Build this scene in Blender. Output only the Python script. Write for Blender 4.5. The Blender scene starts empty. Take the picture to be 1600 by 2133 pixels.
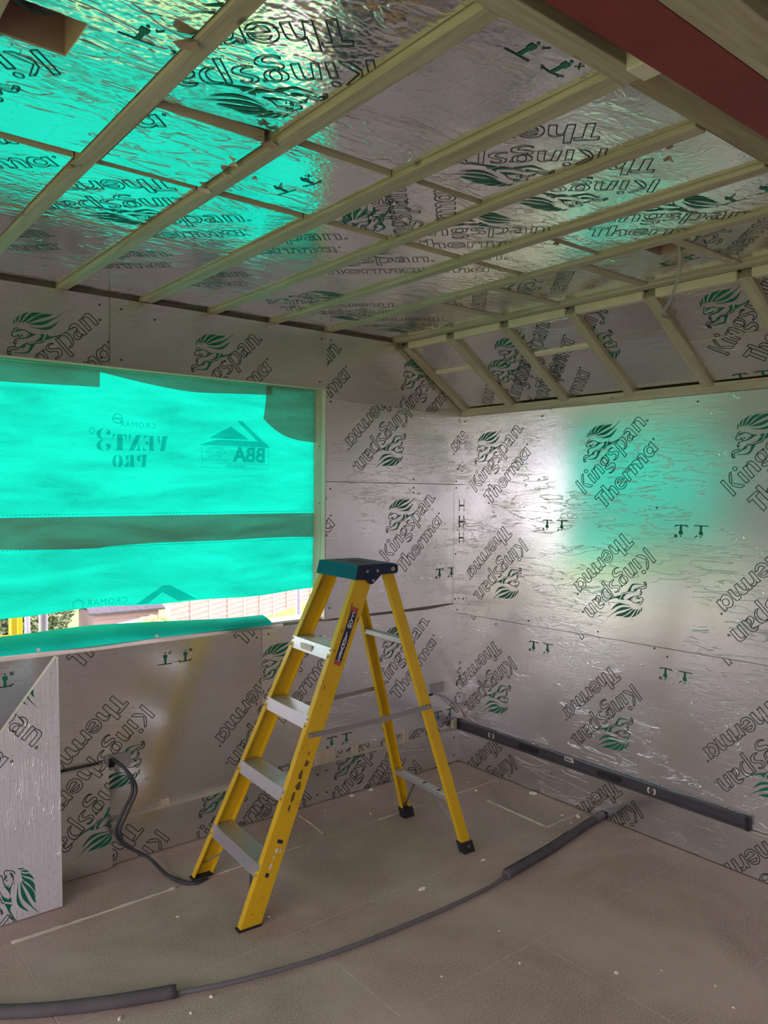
import bpy, bmesh, math, random
from math import sin, cos, pi, radians, sqrt
from mathutils import Vector, Matrix
from mathutils.geometry import tessellate_polygon

random.seed(7)
scene = bpy.context.scene
COL = scene.collection

# ------------------------------------------------------------------ camera
cam_data = bpy.data.cameras.new('camera')
cam = bpy.data.objects.new('camera', cam_data)
COL.objects.link(cam)
YAW, PITCH, ROLL = 0.6788, -0.0308, 0.0077
fw = Vector((sin(YAW) * cos(PITCH), cos(YAW) * cos(PITCH), sin(PITCH)))
rt = Vector((cos(YAW), -sin(YAW), 0))
up = rt.cross(fw)
rt2 = rt * cos(ROLL) + up * sin(ROLL)
up2 = -rt * sin(ROLL) + up * cos(ROLL)
mw = Matrix((rt2, up2, -fw)).transposed().to_4x4()
mw.translation = Vector((-3.4047, -3.4481, 1.705))
cam.matrix_world = mw
cam_data.sensor_fit = 'HORIZONTAL'
cam_data.sensor_width = 36.0
cam_data.lens = 36.0 * 1609.66 / 1600.0
cam_data.clip_start = 0.05
cam_data.clip_end = 300
scene.camera = cam

# ------------------------------------------------------------------ daylight
world = bpy.data.worlds.new('overcast_sky')
scene.world = world
world.use_nodes = True
bg = world.node_tree.nodes['Background']
bg.inputs['Color'].default_value = (1.0, 0.90, 1.05, 1)
bg.inputs['Strength'].default_value = 5.0

scene.view_settings.view_transform = 'Standard'
scene.view_settings.look = 'None'
scene.view_settings.gamma = 1.0
scene.view_settings.use_curve_mapping = False
scene.view_settings.exposure = 0.0
scene.cycles.max_bounces = 9
scene.cycles.diffuse_bounces = 4
scene.cycles.glossy_bounces = 5
scene.cycles.transmission_bounces = 4
scene.cycles.caustics_reflective = True
scene.cycles.sample_clamp_indirect = 6.0
scene.cycles.use_adaptive_sampling = True
scene.cycles.adaptive_threshold = 0.06

LOGO_CLOSED = [
 [-622,631,-508,733,107,113,0,0],
 [-244,1006,-143,1093,-91,592,496,488,324,359,-183,497],
 [141,1230,131,1192,103,1162,61,1146,14,1146,-29,1164,-59,1194,-70,1232,-60,1270,-31,1300,11,1317,57,1316,100,1299,130,1268],
 [154,996,277,1106,699,695,569,585],
 [390,1261,521,1364,911,894,791,791],
 [1055,1886,1175,1917,1297,1846,1367,1725,1354,1606,1282,1574,1160,1627,1058,1732,1027,1836],
 [1233,2045,1054,1938,935,1786,938,1649,1041,1537,1203,1507,1343,1556,1440,1690,1437,1843,1355,1964,1262,2004],
 [1283,1512,1237,1421,1247,1336,1327,1300,1447,1333,1604,1432,1682,1465,1742,1420,1732,1329,1667,1211,1569,1155,1470,1145,1491,1111,1610,1127,1727,1193,1823,1327,1848,1462,1818,1580,1726,1650,1639,1652,1482,1570,1365,1453,1304,1454],
 [1664,2412,1604,2431,1466,2368,1389,2252,1383,2133,1432,2063,1532,2037,1670,2074,1807,2103,1867,2068,1876,1983,1832,1867,1735,1785,1755,1757,1853,1799,1968,1914,2031,2046,2013,2164,1942,2234,1824,2237,1668,2182,1530,2162,1477,2215,1488,2299,1565,2375,1664,2385],
 [1758,2594,1835,2692,2506,2023,2393,1919],
 [1863,2667,1988,2836,2142,2930,2277,2917,2414,2801,2494,2631,2486,2449,2423,2335,2320,2305,2384,2403,2401,2518,2360,2637,2262,2741,2125,2804,2009,2785,1925,2712],
 [2312,3089,2329,3221,2441,3348,2574,3384,2708,3317,3071,3002,2942,2909,2885,2961,2850,2831,2777,2735,2664,2690,2549,2745,2509,2846,2537,2978,2618,3090,2674,3153,2577,3225,2464,3197,2370,3102],
 [2675,3087,2848,2930,2831,2848,2756,2802,2680,2839,2629,2924,2638,3023],
 [2741,3546,2852,3648,3271,3237,3162,3128],
 [3680,3675,3666,3644,3630,3633,3593,3648,3578,3681,3592,3713,3628,3724,3664,3708],
 [604,-149,1025,252,1136,167,989,25,1482,-471,1353,-627,858,-128,709,-269],
 [982,389,1114,506,1461,193,1467,295,1544,415,1662,466,1781,432,2100,131,1978,2,1666,273,1578,306,1500,245,1509,160,1793,-159,1669,-297],
 [2396,825,2279,902,2123,927,1950,854,1847,703,1858,517,1999,349,2175,276,2348,317,2480,434,2523,584,2494,724,2380,635,2383,518,2288,417,2172,417,2093,477],
 [1994,578,2300,812,2183,836,2048,786,1980,686],
 [2256,1087,2370,1179,2440,1135,2445,1251,2508,1344,2557,1373,2673,1265,2579,1233,2535,1134,2564,1034,2785,783,2659,674],
 [2602,1432,2717,1536,2790,1485,2799,1611,2910,1740,3040,1787,3126,1752,3101,1884,3166,2013,3294,2075,3406,2033,3731,1705,3606,1588,3336,1861,3243,1880,3177,1816,3209,1717,3437,1418,3310,1305,3026,1557,2932,1575,2857,1527,2879,1411,3139,1144,3011,1007],
 [3718,2500,3832,2641,4252,2239,4105,2115,4047,2165,4042,2036,3973,1926,3830,1858,3647,1902,3517,2020,3458,2184,3492,2330,3618,2439,3774,2443],
 [3971,2200,3959,2139,3924,2087,3871,2054,3808,2043,3743,2058,3688,2095,3651,2148,3637,2211,3648,2273,3684,2324,3737,2357,3801,2367,3865,2353,3920,2316,3957,2262],
 [4024,2762,4013,2737,3985,2728,3957,2740,3945,2766,3956,2790,3983,2799,4012,2788],
]
LOGO_OPEN = [
 [534,1346,572,1484,694,1568,817,1555,941,1460,1201,1193,1082,1071,801,1349,696,1447,614,1438,563,1318],
 [2864,3638,2925,3765,3035,3873,3146,3889,3259,3826,3570,3513,3452,3400,3169,3684,3057,3731,2964,3697,2910,3592],
 [1233,2045,1272,2102,1312,2074,1274,2010],
 [274,2881,184,2876,123,2801,89,2698,38,2613,29,2561,103,2497,238,2535],
 [265,2803,409,2832,513,2815],
 [533,2835,699,2742,822,2720],
 [413,2633,460,2558],
 [334,2454,499,2483,703,2553,864,2667,985,2704],
 [334,2454,189,2416,169,2347,118,2296,119,2227,172,2207,174,2103],
 [169,2347,253,2344],
 [149,2278,171,2234,244,2249],
 [544,2265,791,2257,992,2336,1233,2396,1282,2488],
 [300,2056,48,2089,-77,2032,-128,1937,-116,1849,-31,1838,0,1864,-2,1951,176,1981,300,2021],
 [-139,1920,-53,1847,0,1864],
 [-137,1849,-115,1770,-51,1769,1,1794],
 [-115,1770,-71,1717,2,1724,22,1776],
 [2339,3090,2565,3228],
]
LOGO_FILL = [
 [664,3005,858,2993,1101,2981,1321,3039,1558,3129,1752,3271,1916,3388,1773,3203,1599,3026,1462,2956,1323,2929,1142,2932,858,2967],
 [631,3089,814,3140,1136,3252,1434,3356,1689,3477,1864,3593,2017,3726,2131,3844,1998,3685,1826,3528,1671,3419,1496,3268,1299,3142,1099,3092,856,3082],
 [569,3135,731,3239,891,3385,1091,3528,1290,3610,1548,3612,1636,3682,1569,3560,1372,3469,1134,3372,894,3248,692,3138],
 [414,3117,525,3250,625,3399,746,3530,887,3608,1089,3613,1209,3654,1090,3562,890,3454,749,3341,629,3210,527,3155],
 [259,3090,361,3189,380,3309,419,3428,520,3517,724,3600,603,3487,523,3370,443,3219,383,3136],
 [207,3101,215,3196,234,3317,377,3439,327,3346,298,3227,258,3151],
 [94,2976,102,3097,111,3184,152,3225,183,3267,164,3181,155,3077],
 [1116,2728,1322,2755,1265,2599,1208,2452,991,2396,789,2334,565,2282,544,2300,789,2352,970,2431,1090,2521,1133,2605,1179,2594,1178,2654],
 [1416,2772,1517,2700,1606,2687,1937,2816,2091,2910,2339,3090,2405,3104,2168,2940,1977,2806,1822,2721,1588,2612,1282,2488,1349,2613],
 [770,2249,892,2297,937,2269,874,2169,795,2042,696,1881,490,1843,241,1840,-10,1843,178,1868,448,1887,653,1960,712,2070,751,2207],
 [442,2234,565,2238,577,2160,506,2102,383,2062,279,2051,330,2116,422,2165],
 [237,2605,310,2619,373,2565,406,2477,333,2497,249,2535],
 [163,2677,182,2781,264,2812,431,2770,266,2746],
 [539,2524,702,2604,578,2647,763,2650,700,2708,822,2720,1026,2711,864,2667,784,2610,662,2545],
 [27,2622,76,2597,60,2563,22,2578],
]
ICON_FILL = [
 [-104,439,94,418,94,263,50,261,50,-5,-57,3,-56,271,-100,282],
 [43,505,35,482,14,470,-13,473,-34,491,-42,516,-34,539,-13,551,14,548,35,530],
 [904,451,1111,432,1111,272,1059,268,1059,10,949,16,949,279,907,290],
 [1054,508,1045,485,1023,473,996,476,974,494,966,519,974,543,996,555,1023,552,1045,534],
]
ICON_LINE = [
 [-381,-10,334,-12],
 [157,502,197,463,299,566],
 [631,59,740,24,867,3,995,-7,1160,14,1345,68],
 [731,20,731,-49],
 [1234,13,1234,-39],
 [1188,588,1345,433],
 [1345,581,1188,444],
]
STENCIL = [
 [-1213,653,-1386,611,-1517,513,-1563,367,-1518,245,-1387,169,-1202,136,-1305,194,-1366,294,-1374,438,-1324,565],
 [-1202,136,-1388,107,-1519,-2,-1565,-169,-1512,-303,-1369,-355,-1225,-362,-1327,-283,-1376,-161,-1368,-16,-1306,78],
 [-1138,637,-1014,602,-931,523,-923,419,-994,354,-1090,378,-1106,473,-1035,539],
 [-1120,-47,-995,-21,-900,-100,-925,-226,-1017,-326,-1150,-360,-1059,-273,-1079,-191,-1133,-139],
 [-617,414,-363,426,-365,-247,-322,-321,-691,-335,-619,-256],
 [-827,403,-659,412,-765,302,-815,195],
 [-342,428,-171,423,-180,161,-257,318],
 [282,416,523,428,172,-311,-65,-320],
 [-64,420,23,424,-8,169,-51,125],
 [413,103,434,-195,543,-311,259,-308,368,-198],
 [920,404,1121,414,1120,-212,1187,-296,875,-307,919,-220],
 [698,72,853,165,853,-50],
 [633,403,876,415,743,331,654,242],
 [610,-124,698,-228,875,-286,600,-296],
 [1572,423,1823,435,1663,-279,1458,-286],
 [1301,423,1414,415,1436,104,1390,37],
 [-620,-529,-746,-575,-831,-745,-840,-954,-748,-1077,-643,-1108,-693,-908,-684,-699],
 [-556,-535,-408,-585,-345,-773,-367,-963,-452,-1079,-579,-1103,-524,-904,-523,-694],
 [-1,-517,172,-511,171,-992,214,-1076,-54,-1082,-3,-1017],
 [-44,-518,-173,-556,-238,-664,-174,-768,-45,-785,-109,-681],
 [-67,-828,-174,-874,-196,-1022,-324,-1004,-239,-1086,-132,-1084,-54,-976],
 [565,-498,785,-491,718,-1000,762,-1063,520,-1069,573,-982],
 [521,-500,368,-539,293,-669,345,-796,511,-812,455,-664],
]

# ------------------------------------------------------------------ mesh helpers
def link(o, parent=None):
    COL.objects.link(o)
    if parent is not None:
        o.parent = parent
    return o

def tag(o, label=None, cat=None, group=None, kind=None):
    if label: o['label'] = label
    if cat: o['category'] = cat
    if group: o['group'] = group
    if kind: o['kind'] = kind
    return o

def empty(name, loc=(0, 0, 0), rz=0.0):
    o = bpy.data.objects.new(name, None)
    o.location = loc
    o.rotation_euler = (0, 0, rz)
    o.empty_display_size = 0.1
    return link(o)

class MB:
    """collects geometry for one mesh"""
    def __init__(s):
        s.v = []; s.f = []; s.m = []; s.sm = []
    def add(s, vs, fs, mi=0, smooth=False):
        b = len(s.v)
        s.v += [tuple(p) for p in vs]
        for f in fs:
            s.f.append([i + b for i in f]); s.m.append(mi); s.sm.append(smooth)
        return s
    def box(s, a, b, mi=0):
        x0, y0, z0 = a; x1, y1, z1 = b
        if x0 > x1: x0, x1 = x1, x0
        if y0 > y1: y0, y1 = y1, y0
        if z0 > z1: z0, z1 = z1, z0
        vs = [(x0, y0, z0), (x1, y0, z0), (x1, y1, z0), (x0, y1, z0), (x0, y0, z1), (x1, y0, z1), (x1, y1, z1), (x0, y1, z1)]
        return s.add(vs, [(0, 3, 2, 1), (4, 5, 6, 7), (0, 1, 5, 4), (1, 2, 6, 5), (2, 3, 7, 6), (3, 0, 4, 7)], mi)
    def cbox(s, a, b, c=0.003, mi=0):
        """box with chamfered edges"""
        lo = [min(a[i], b[i]) for i in range(3)]; hi = [max(a[i], b[i]) for i in range(3)]
        bm = bmesh.new()
        bmesh.ops.create_cube(bm, size=1)
        for v in bm.verts:
            v.co = Vector([lo[i] + (v.co[i] + .5) * (hi[i] - lo[i]) for i in range(3)])
        c = min(c, min(hi[i] - lo[i] for i in range(3)) * .45)
        bmesh.ops.bevel(bm, geom=bm.edges[:], offset=c, segments=1, profile=.5, affect='EDGES')
        bm.verts.ensure_lookup_table()
        s.add([v.co[:] for v in bm.verts], [[v.index for v in f.verts] for f in bm.faces], mi)
        bm.free(); return s
    def loft(s, A, B, mi=0, cap=True, smooth=False):
        n = len(A)
        fs = [(i, (i + 1) % n, n + (i + 1) % n, n + i) for i in range(n)]
        s.add(list(A) + list(B), fs, mi, smooth)
        if cap:
            for P, rev in ((A, True), (B, False)):
                tr = tessellate_polygon([[Vector(p) for p in P]])
                s.add(P, [tuple(t) for t in tr], mi)
        return s
    def prism(s, poly, axis, a, b, mi=0):
        """2D polygon extruded along an axis (0,1,2) from a to b"""
        def P(u, w, h):
            return [(h, u, w), (u, h, w), (u, w, h)][axis]
        return s.loft([P(u, w, a) for u, w in poly], [P(u, w, b) for u, w in poly], mi)
    def cyl(s, p0, p1, r0, r1=None, n=14, mi=0, cap=True, smooth=True):
        p0 = Vector(p0); p1 = Vector(p1); r1 = r0 if r1 is None else r1
        d = (p1 - p0).normalized()
        a = d.orthogonal().normalized(); b = d.cross(a)
        A = [p0 + (a * cos(2 * pi * i / n) + b * sin(2 * pi * i / n)) * r0 for i in range(n)]
        B = [p1 + (a * cos(2 * pi * i / n) + b * sin(2 * pi * i / n)) * r1 for i in range(n)]
        fs = [(i, (i + 1) % n, n + (i + 1) % n, n + i) for i in range(n)]
        s.add(A + B, fs, mi, smooth)
        if cap:
            s.add(A, [tuple(reversed(range(n)))], mi); s.add(B, [tuple(range(n))], mi)
        return s
    def bar(s, p0, p1, w, t, upv=(0, 0, 1), mi=0):
        """flat bar: w along side vector, t along the other"""
        p0 = Vector(p0); p1 = Vector(p1); d = (p1 - p0).normalized()
        a = d.cross(Vector(upv)).normalized(); b = a.cross(d).normalized()
        q = [(-1, -1), (1, -1), (1, 1), (-1, 1)]
        return s.loft([p0 + a * (x * t / 2) + b * (y * w / 2) for x, y in q], [p1 + a * (x * t / 2) + b * (y * w / 2) for x, y in q], mi)
    def tube(s, pts, r, n=10, mi=0, cap=True):
        pts = [Vector(p) for p in pts]
        rr = r if isinstance(r, (list, tuple)) else [r] * len(pts)
        ref = None; rings = []
        for i, p in enumerate(pts):
            t = (pts[min(i + 1, len(pts) - 1)] - pts[max(i - 1, 0)]).normalized()
            if ref is None: ref = t.orthogonal().normalized()
            a = (ref - t * ref.dot(t)).normalized(); ref = a; b = t.cross(a)
            rings.append([p + (a * cos(2 * pi * k / n) + b * sin(2 * pi * k / n)) * rr[i] for k in range(n)])
        vs = [v for R in rings for v in R]
        fs = [(i * n + k, i * n + (k + 1) % n, (i + 1) * n + (k + 1) % n, (i + 1) * n + k) for i in range(len(pts) - 1) for k in range(n)]
        s.add(vs, fs, mi, True)
        if cap:
            s.add(rings[0], [tuple(reversed(range(n)))], mi); s.add(rings[-1], [tuple(range(n))], mi)
        return s
    def build(s, name, mats, parent=None, fix=True):
        me = bpy.data.meshes.new(name)
        me.from_pydata(s.v, [], s.f)
        mats = mats if isinstance(mats, (list, tuple)) else [mats]
        for m in mats: me.materials.append(m)
        me.polygons.foreach_set('material_index', s.m)
        me.polygons.foreach_set('use_smooth', s.sm)
        if fix:
            bm = bmesh.new(); bm.from_mesh(me)
            bmesh.ops.remove_doubles(bm, verts=bm.verts[:], dist=1e-6)
            bmesh.ops.recalc_face_normals(bm, faces=bm.faces[:])
            bm.to_mesh(me); bm.free()
        me.update()
        return link(bpy.data.objects.new(name, me), parent)

def smooth_path(pts, k=8):
    pts = [Vector(p) for p in pts]; out = []
    for i in range(len(pts) - 1):
        p0 = pts[max(i - 1, 0)]; p1 = pts[i]; p2 = pts[i + 1]; p3 = pts[min(i + 2, len(pts) - 1)]
        for j in range(k):
            t = j / k
            out.append(.5 * ((2 * p1) + (p2 - p0) * t + (2 * p0 - 5 * p1 + 4 * p2 - p3) * t * t + (3 * p1 - p0 - 3 * p2 + p3) * t ** 3))
    return out + [pts[-1]]

# ------------------------------------------------------------------ materials
class NT:
    def __init__(s, name):
        s.mat = bpy.data.materials.new(name); s.mat.use_nodes = True
        s.t = s.mat.node_tree; s.n = s.t.nodes; s.bsdf = s.n['Principled BSDF']; s.out = s.n['Material Output']
    def new(s, typ, **kw):
        nd = s.n.new(typ)
        for k, v in kw.items(): setattr(nd, k, v)
        return nd
    def link(s, a, b): s.t.links.new(a, b)
    def math(s, op, a, b=None, c=None):
        nd = s.new('ShaderNodeMath', operation=op)
        for i, x in enumerate((a, b, c)):
            if x is None: continue
            if isinstance(x, (int, float)): nd.inputs[i].default_value = x
            else: s.link(x, nd.inputs[i])
        return nd.outputs[0]
    def coords(s, scale=(1, 1, 1), loc=(0, 0, 0)):
        tc = s.new('ShaderNodeTexCoord'); mp = s.new('ShaderNodeMapping')
        mp.inputs['Scale'].default_value = scale; mp.inputs['Location'].default_value = loc
        s.link(tc.outputs['Object'], mp.inputs['Vector']); return mp.outputs[0]
    def noise(s, vec, scale, detail=4, rough=.55, dist=0.0, typ='FBM'):
        nd = s.new('ShaderNodeTexNoise'); nd.noise_type = typ
        s.link(vec, nd.inputs['Vector']); nd.inputs['Scale'].default_value = scale
        nd.inputs['Detail'].default_value = detail; nd.inputs['Roughness'].default_value = rough
        nd.inputs['Distortion'].default_value = dist
        return nd.outputs[0]
    def ramp(s, fac, stops):
        nd = s.new('ShaderNodeValToRGB')
        while len(nd.color_ramp.elements) < len(stops): nd.color_ramp.elements.new(.5)
        for e, (p, c) in zip(nd.color_ramp.elements, stops):
            e.position = p; e.color = (*c, 1) if len(c) == 3 else c
        s.link(fac, nd.inputs[0]); return nd.outputs[0]
    def mix(s, fac, a, b):
        nd = s.new('ShaderNodeMix', data_type='RGBA')
        for i, x in ((0, fac), (6, a), (7, b)):
            if isinstance(x, (int, float)): nd.inputs[i].default_value = x
            elif isinstance(x, tuple): nd.inputs[i].default_value = (*x, 1)
            else: s.link(x, nd.inputs[i])
        return nd.outputs[2]
    def bump(s, h, strength=.3, dist=.01, normal=None):
        nd = s.new('ShaderNodeBump'); nd.inputs['Strength'].default_value = strength; nd.inputs['Distance'].default_value = dist
        s.link(h, nd.inputs['Height'])
        if normal is not None: s.link(normal, nd.inputs['Normal'])
        return nd.outputs[0]
    def set(s, **kw):
        for k, v in kw.items():
            k = k.replace('_', ' ')
            inp = s.bsdf.inputs[k]
            if isinstance(v, tuple): inp.default_value = (*v, 1) if len(v) == 3 else v
            elif isinstance(v, (int, float)): inp.default_value = v
            else: s.link(v, inp)
        return s.mat

def plain(name, col, rough=.6, metal=0.0, bump=0.0, bscale=120, var=0.12):
    m = NT(name); v = m.coords()
    n = m.noise(v, bscale * .12, 3)
    c = m.mix(n, tuple(max(0, x * (1 - var)) for x in col), tuple(min(1, x * (1 + var)) for x in col))
    m.set(Base_Color=c, Roughness=rough, Metallic=metal)
    if bump > 0: m.set(Normal=m.bump(m.noise(v, bscale, 4), bump, .002))
    return m.mat

def foil_mat(name, col=(.88, .87, .88), rough=.36, wave=.25, crease=.25, fine=.12, sx=1.0, sy=6.0, grid=True, metal=.93, crumple=.035):
    """aluminium facing of the insulation boards: metal with wrinkles running along local x"""
    m = NT(name)
    v = m.coords((sx, sy, 1)); v0 = m.coords()
    zn = m.noise(m.coords((.7, 1.3, 1)), 2.6, 2)              # where the facing is wrinkled and where it lies flat
    zone = m.ramp(zn, [(.40, (.2, .2, .2)), (.62, (1, 1, 1))])
    n2 = m.noise(v, 20.0, 2, .6)
    # creases: thin ridges where a stretched noise crosses its middle value
    cn = m.noise(v, 3.4, 3, .62, .9)
    cr = m.math('ABSOLUTE', m.math('SUBTRACT', cn, .5))
    cr = m.math('POWER', m.math('SUBTRACT', 1.0, m.math('MINIMUM', m.math('MULTIPLY', cr, 58.0), 1.0)), 2.0)
    cr = m.math('MULTIPLY', cr, m.math('GREATER_THAN', zn, .46))
    h = m.math('ADD', m.math('MULTIPLY', cn, wave * .40), m.math('MULTIPLY', m.math('MULTIPLY', n2, zone), wave * .5))
    h = m.math('ADD', h, m.math('MULTIPLY', cr, crease * .10))
    h = m.math('ADD', h, m.math('MULTIPLY', m.noise(v0, 90.0, 0, .5), fine * .08))
    rn = m.noise(m.coords((sx * .8, sy * .45, 1)), 13.0, 2, .55)
    rn = m.math('SUBTRACT', 1.0, m.math('MULTIPLY', m.math('ABSOLUTE', m.math('SUBTRACT', rn, .5)), 2.0))
    h = m.math('ADD', h, m.math('MULTIPLY', m.math('MULTIPLY', rn, zone), crumple))
    nrm = m.bump(h, 1.0, .012)
    blot = zn
    c = m.mix(blot, tuple(x * .93 for x in col), col)
    if grid:
        sep = m.new('ShaderNodeSeparateXYZ'); m.link(v0, sep.inputs[0])
        def fold(x, per):
            return m.math('MULTIPLY', m.math('ABSOLUTE', m.math('SUBTRACT', m.math('FRACT', m.math('DIVIDE', m.math('ADD', x, 50.0), per)), .5)), per)
        X, Y = sep.outputs[0], sep.outputs[1]
        hx = m.math('MULTIPLY', m.math('LESS_THAN', fold(Y, .1), .0007), m.math('LESS_THAN', fold(X, .05), .0095))
        hy = m.math('MULTIPLY', m.math('LESS_THAN', fold(X, .1), .0007), m.math('LESS_THAN', fold(Y, .05), .0095))
        g = m.math('MULTIPLY', m.math('MAXIMUM', hx, hy), .42)
        c = m.mix(g, c, (.08, .12, .11))
    r = m.math('ADD', rough - .05, m.math('MULTIPLY', blot, .10))
    return m.set(Base_Color=c, Metallic=metal, Roughness=r, Normal=nrm)

def wood_mat(name, dark, light, axis=0, rough=.72, knots=True):
    m = NT(name)
    sc = [26, 26, 26]; sc[axis] = 1.6
    v = m.coords(tuple(sc))
    g = m.noise(v, 1.6, 5, .6, .8)
    f = m.noise(m.coords((3, 3, 3)), 1.5, 3)
    c = m.ramp(g, [(.32, dark), (.68, light)])
    c = m.mix(m.math('MULTIPLY', f, .45), c, tuple(x * .72 for x in light))
    if knots:
        ks = [9, 9, 9]; ks[axis] = 4
        vo = m.new('ShaderNodeTexVoronoi'); m.link(m.coords(tuple(ks)), vo.inputs['Vector']); vo.inputs['Scale'].default_value = 1.0
        k = m.ramp(vo.outputs['Distance'], [(.03, (1, 1, 1)), (.085, (0, 0, 0))])
        c = m.mix(k, c, tuple(x * .35 for x in dark))
    return m.set(Base_Color=c, Roughness=rough, Normal=m.bump(g, .25, .002))

M = {}
M['foil_wall'] = foil_mat('foil_wall', wave=.06, crease=.6, rough=.23, metal=.90, col=(.93, .92, .93))
M['foil_smooth'] = foil_mat('foil_smooth', wave=.05, crease=.22, rough=.25, sy=5, metal=.97, col=(.82, .81, .82))
M['foil_vertical'] = foil_mat('foil_vertical', wave=.55, crease=1.6, sx=6.0, sy=1.0, rough=.40, col=(.88, .86, .88), metal=.55, crumple=.10)
M['foil_ceiling'] = foil_mat('foil_ceiling', wave=.02, crease=.8, fine=.45, rough=.11, sy=3.4, col=(.93, .92, .93), metal=.97, crumple=.19)
M['foil_slope'] = foil_mat('foil_slope', wave=.08, crease=.9, fine=.6, rough=.21, sy=3.5, crumple=.08)
M['foam'] = plain('foam_edge', (.60, .52, .40), .9, bump=.5, bscale=160)
M['foam_brown'] = plain('foam_brown', (.36, .25, .19), .9, bump=.4, bscale=120)
M['timber_y'] = wood_mat('timber_along_y', (.32, .265, .185), (.50, .44, .33), 1)
M['timber_x'] = wood_mat('timber_along_x', (.32, .265, .185), (.50, .44, .33), 0)
M['timber_z'] = wood_mat('timber_along_z', (.38, .30, .20), (.60, .52, .38), 2)
M['timber_dark'] = wood_mat('timber_dark', (.20, .15, .09), (.36, .29, .18), 0)  # darker copy of the joist timber, shadow put into the colour
M['ink'] = plain('ink_outline', (.004, .022, .016), .45)
M['ink_green'] = plain('ink_green', (.0, .13, .07), .45)
M['shell'] = plain('blockwork', (.30, .27, .25), .95, bump=.3, bscale=60)
M['shell_warm'] = plain('plasterboard', (.66, .58, .56), .85)
M['deck'] = plain('roof_deck', (.16, .12, .08), .9)
M['red_steel'] = plain('red_oxide_primer', (.21, .024, .026), .62, bump=.2, bscale=60, var=.3)
M['black'] = plain('black_plastic', (.012, .012, .013), .5)
M['rubber'] = plain('black_rubber', (.014, .013, .014), .75, bump=.3)
M['steel'] = plain('zinc_steel', (.42, .41, .40), .42, .9)
M['screw'] = plain('screw_black', (.008, .008, .008), .6)

# ------------------------------------------------------------------ printed marks (flat ink on the foil)
def pairs(L): return [(L[i] / 1e4, L[i + 1] / 1e4) for i in range(0, len(L), 2)]

def ribbon(pts, w, closed):
    n = len(pts); out = []
    L = []; R = []
    for i in range(n):
        p = Vector(pts[i])
        a = Vector(pts[(i - 1) % n]) if (closed or i > 0) else None
        b = Vector(pts[(i + 1) % n]) if (closed or i < n - 1) else None
        d1 = (p - a).normalized() if a is not None else None
        d2 = (b - p).normalized() if b is not None else None
        if d1 is None: d1 = d2
        if d2 is None: d2 = d1
        n1 = Vector((-d1.y, d1.x)); n2 = Vector((-d2.y, d2.x))
        m = n1 + n2
        if m.length < .2: m = n1.copy()
        m.normalize(); k = min(2.0, 1.0 / max(.35, m.dot(n1)))
        L.append(p + m * w * k); R.append(p - m * w * k)
    for i in range(n if closed else n - 1):
        j = (i + 1) % n
        out.append([tuple(R[i]), tuple(R[j]), tuple(L[j]), tuple(L[i])])
    return out

def soften(pts, closed=True):
    """round the gentle corners of a traced outline, keep the sharp ones"""
    n = len(pts); out = []
    for i in range(n):
        p = Vector(pts[i])
        if not closed and i in (0, n - 1): out.append(p); continue
        a = Vector(pts[(i - 1) % n]); b = Vector(pts[(i + 1) % n])
        if (p - a).length < 1e-6 or (b - p).length < 1e-6: continue
        if (p - a).normalized().dot((b - p).normalized()) < .35: out.append(p)
        else: out += [p.lerp(a, .25), p.lerp(b, .25)]
    return [tuple(q) for q in out]

def fillf(pts):
    tr = tessellate_polygon([[Vector((x, y, 0)) for x, y in pts]])
    return [[pts[i] for i in t] for t in tr]

LW = .00155
LOGO = []      # (face, material index)
for P in LOGO_CLOSED: LOGO += [(f, 0) for f in ribbon(soften(pairs(P)), LW, True)]
for P in LOGO_OPEN: LOGO += [(f, 0) for f in ribbon(soften(pairs(P), False), LW, False)]
for P in LOGO_FILL: LOGO += [(f, 1) for f in fillf(soften(pairs(P)))]
ICON = []
for P in ICON_LINE: ICON += [(f, 0) for f in ribbon(pairs(P), .0019, False)]
for P in ICON_FILL: ICON += [(f, 1) for f in fillf(pairs(P))]

def clip_poly(poly, clip):
    """Sutherland-Hodgman, clip is convex and counter-clockwise"""
    out = poly
    for i in range(len(clip)):
        ax, ay = clip[i]; bx, by = clip[(i + 1) % len(clip)]
        src = out; out = []
        if not src: return []
        def side(p): return (bx - ax) * (p[1] - ay) - (by - ay) * (p[0] - ax)
        for k in range(len(src)):
            p = src[k]; q = src[(k + 1) % len(src)]; sp = side(p); sq = side(q)
            if sp >= 0: out.append(p)
            if (sp >= 0) != (sq >= 0):
                t = sp / (sp - sq); out.append((p[0] + (q[0] - p[0]) * t, p[1] + (q[1] - p[1]) * t))
    return out

def ccw(P):
    a = sum(P[i][0] * P[(i + 1) % len(P)][1] - P[(i + 1) % len(P)][0] * P[i][1] for i in range(len(P)))
    return P if a > 0 else P[::-1]

def frame(O, S, T):
    S = Vector(S).normalized(); T = Vector(T).normalized(); N = S.cross(T)
    m = Matrix((S, T, N)).transposed().to_4x4(); m.translation = Vector(O); return m

FA = frame((0, 0, 0), (1, 0, 0), (0, 0, 1))            # window wall, s = x, t = z
FB = frame((0, 0, 0), (0, -1, 0), (0, 0, 1))           # right wall, s = -y, t = z
FC = frame((0, 0, 2.5435), (1, 0, 0), (0, -1, 0))      # flat ceiling, s = x, t = -y
SL = Vector((-.828, 0, .5606)).normalized()
FS = frame((.004, 0, 2.171), (0, -1, 0), SL)           # sloping ceiling, s = -y, t = up the slope

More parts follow.
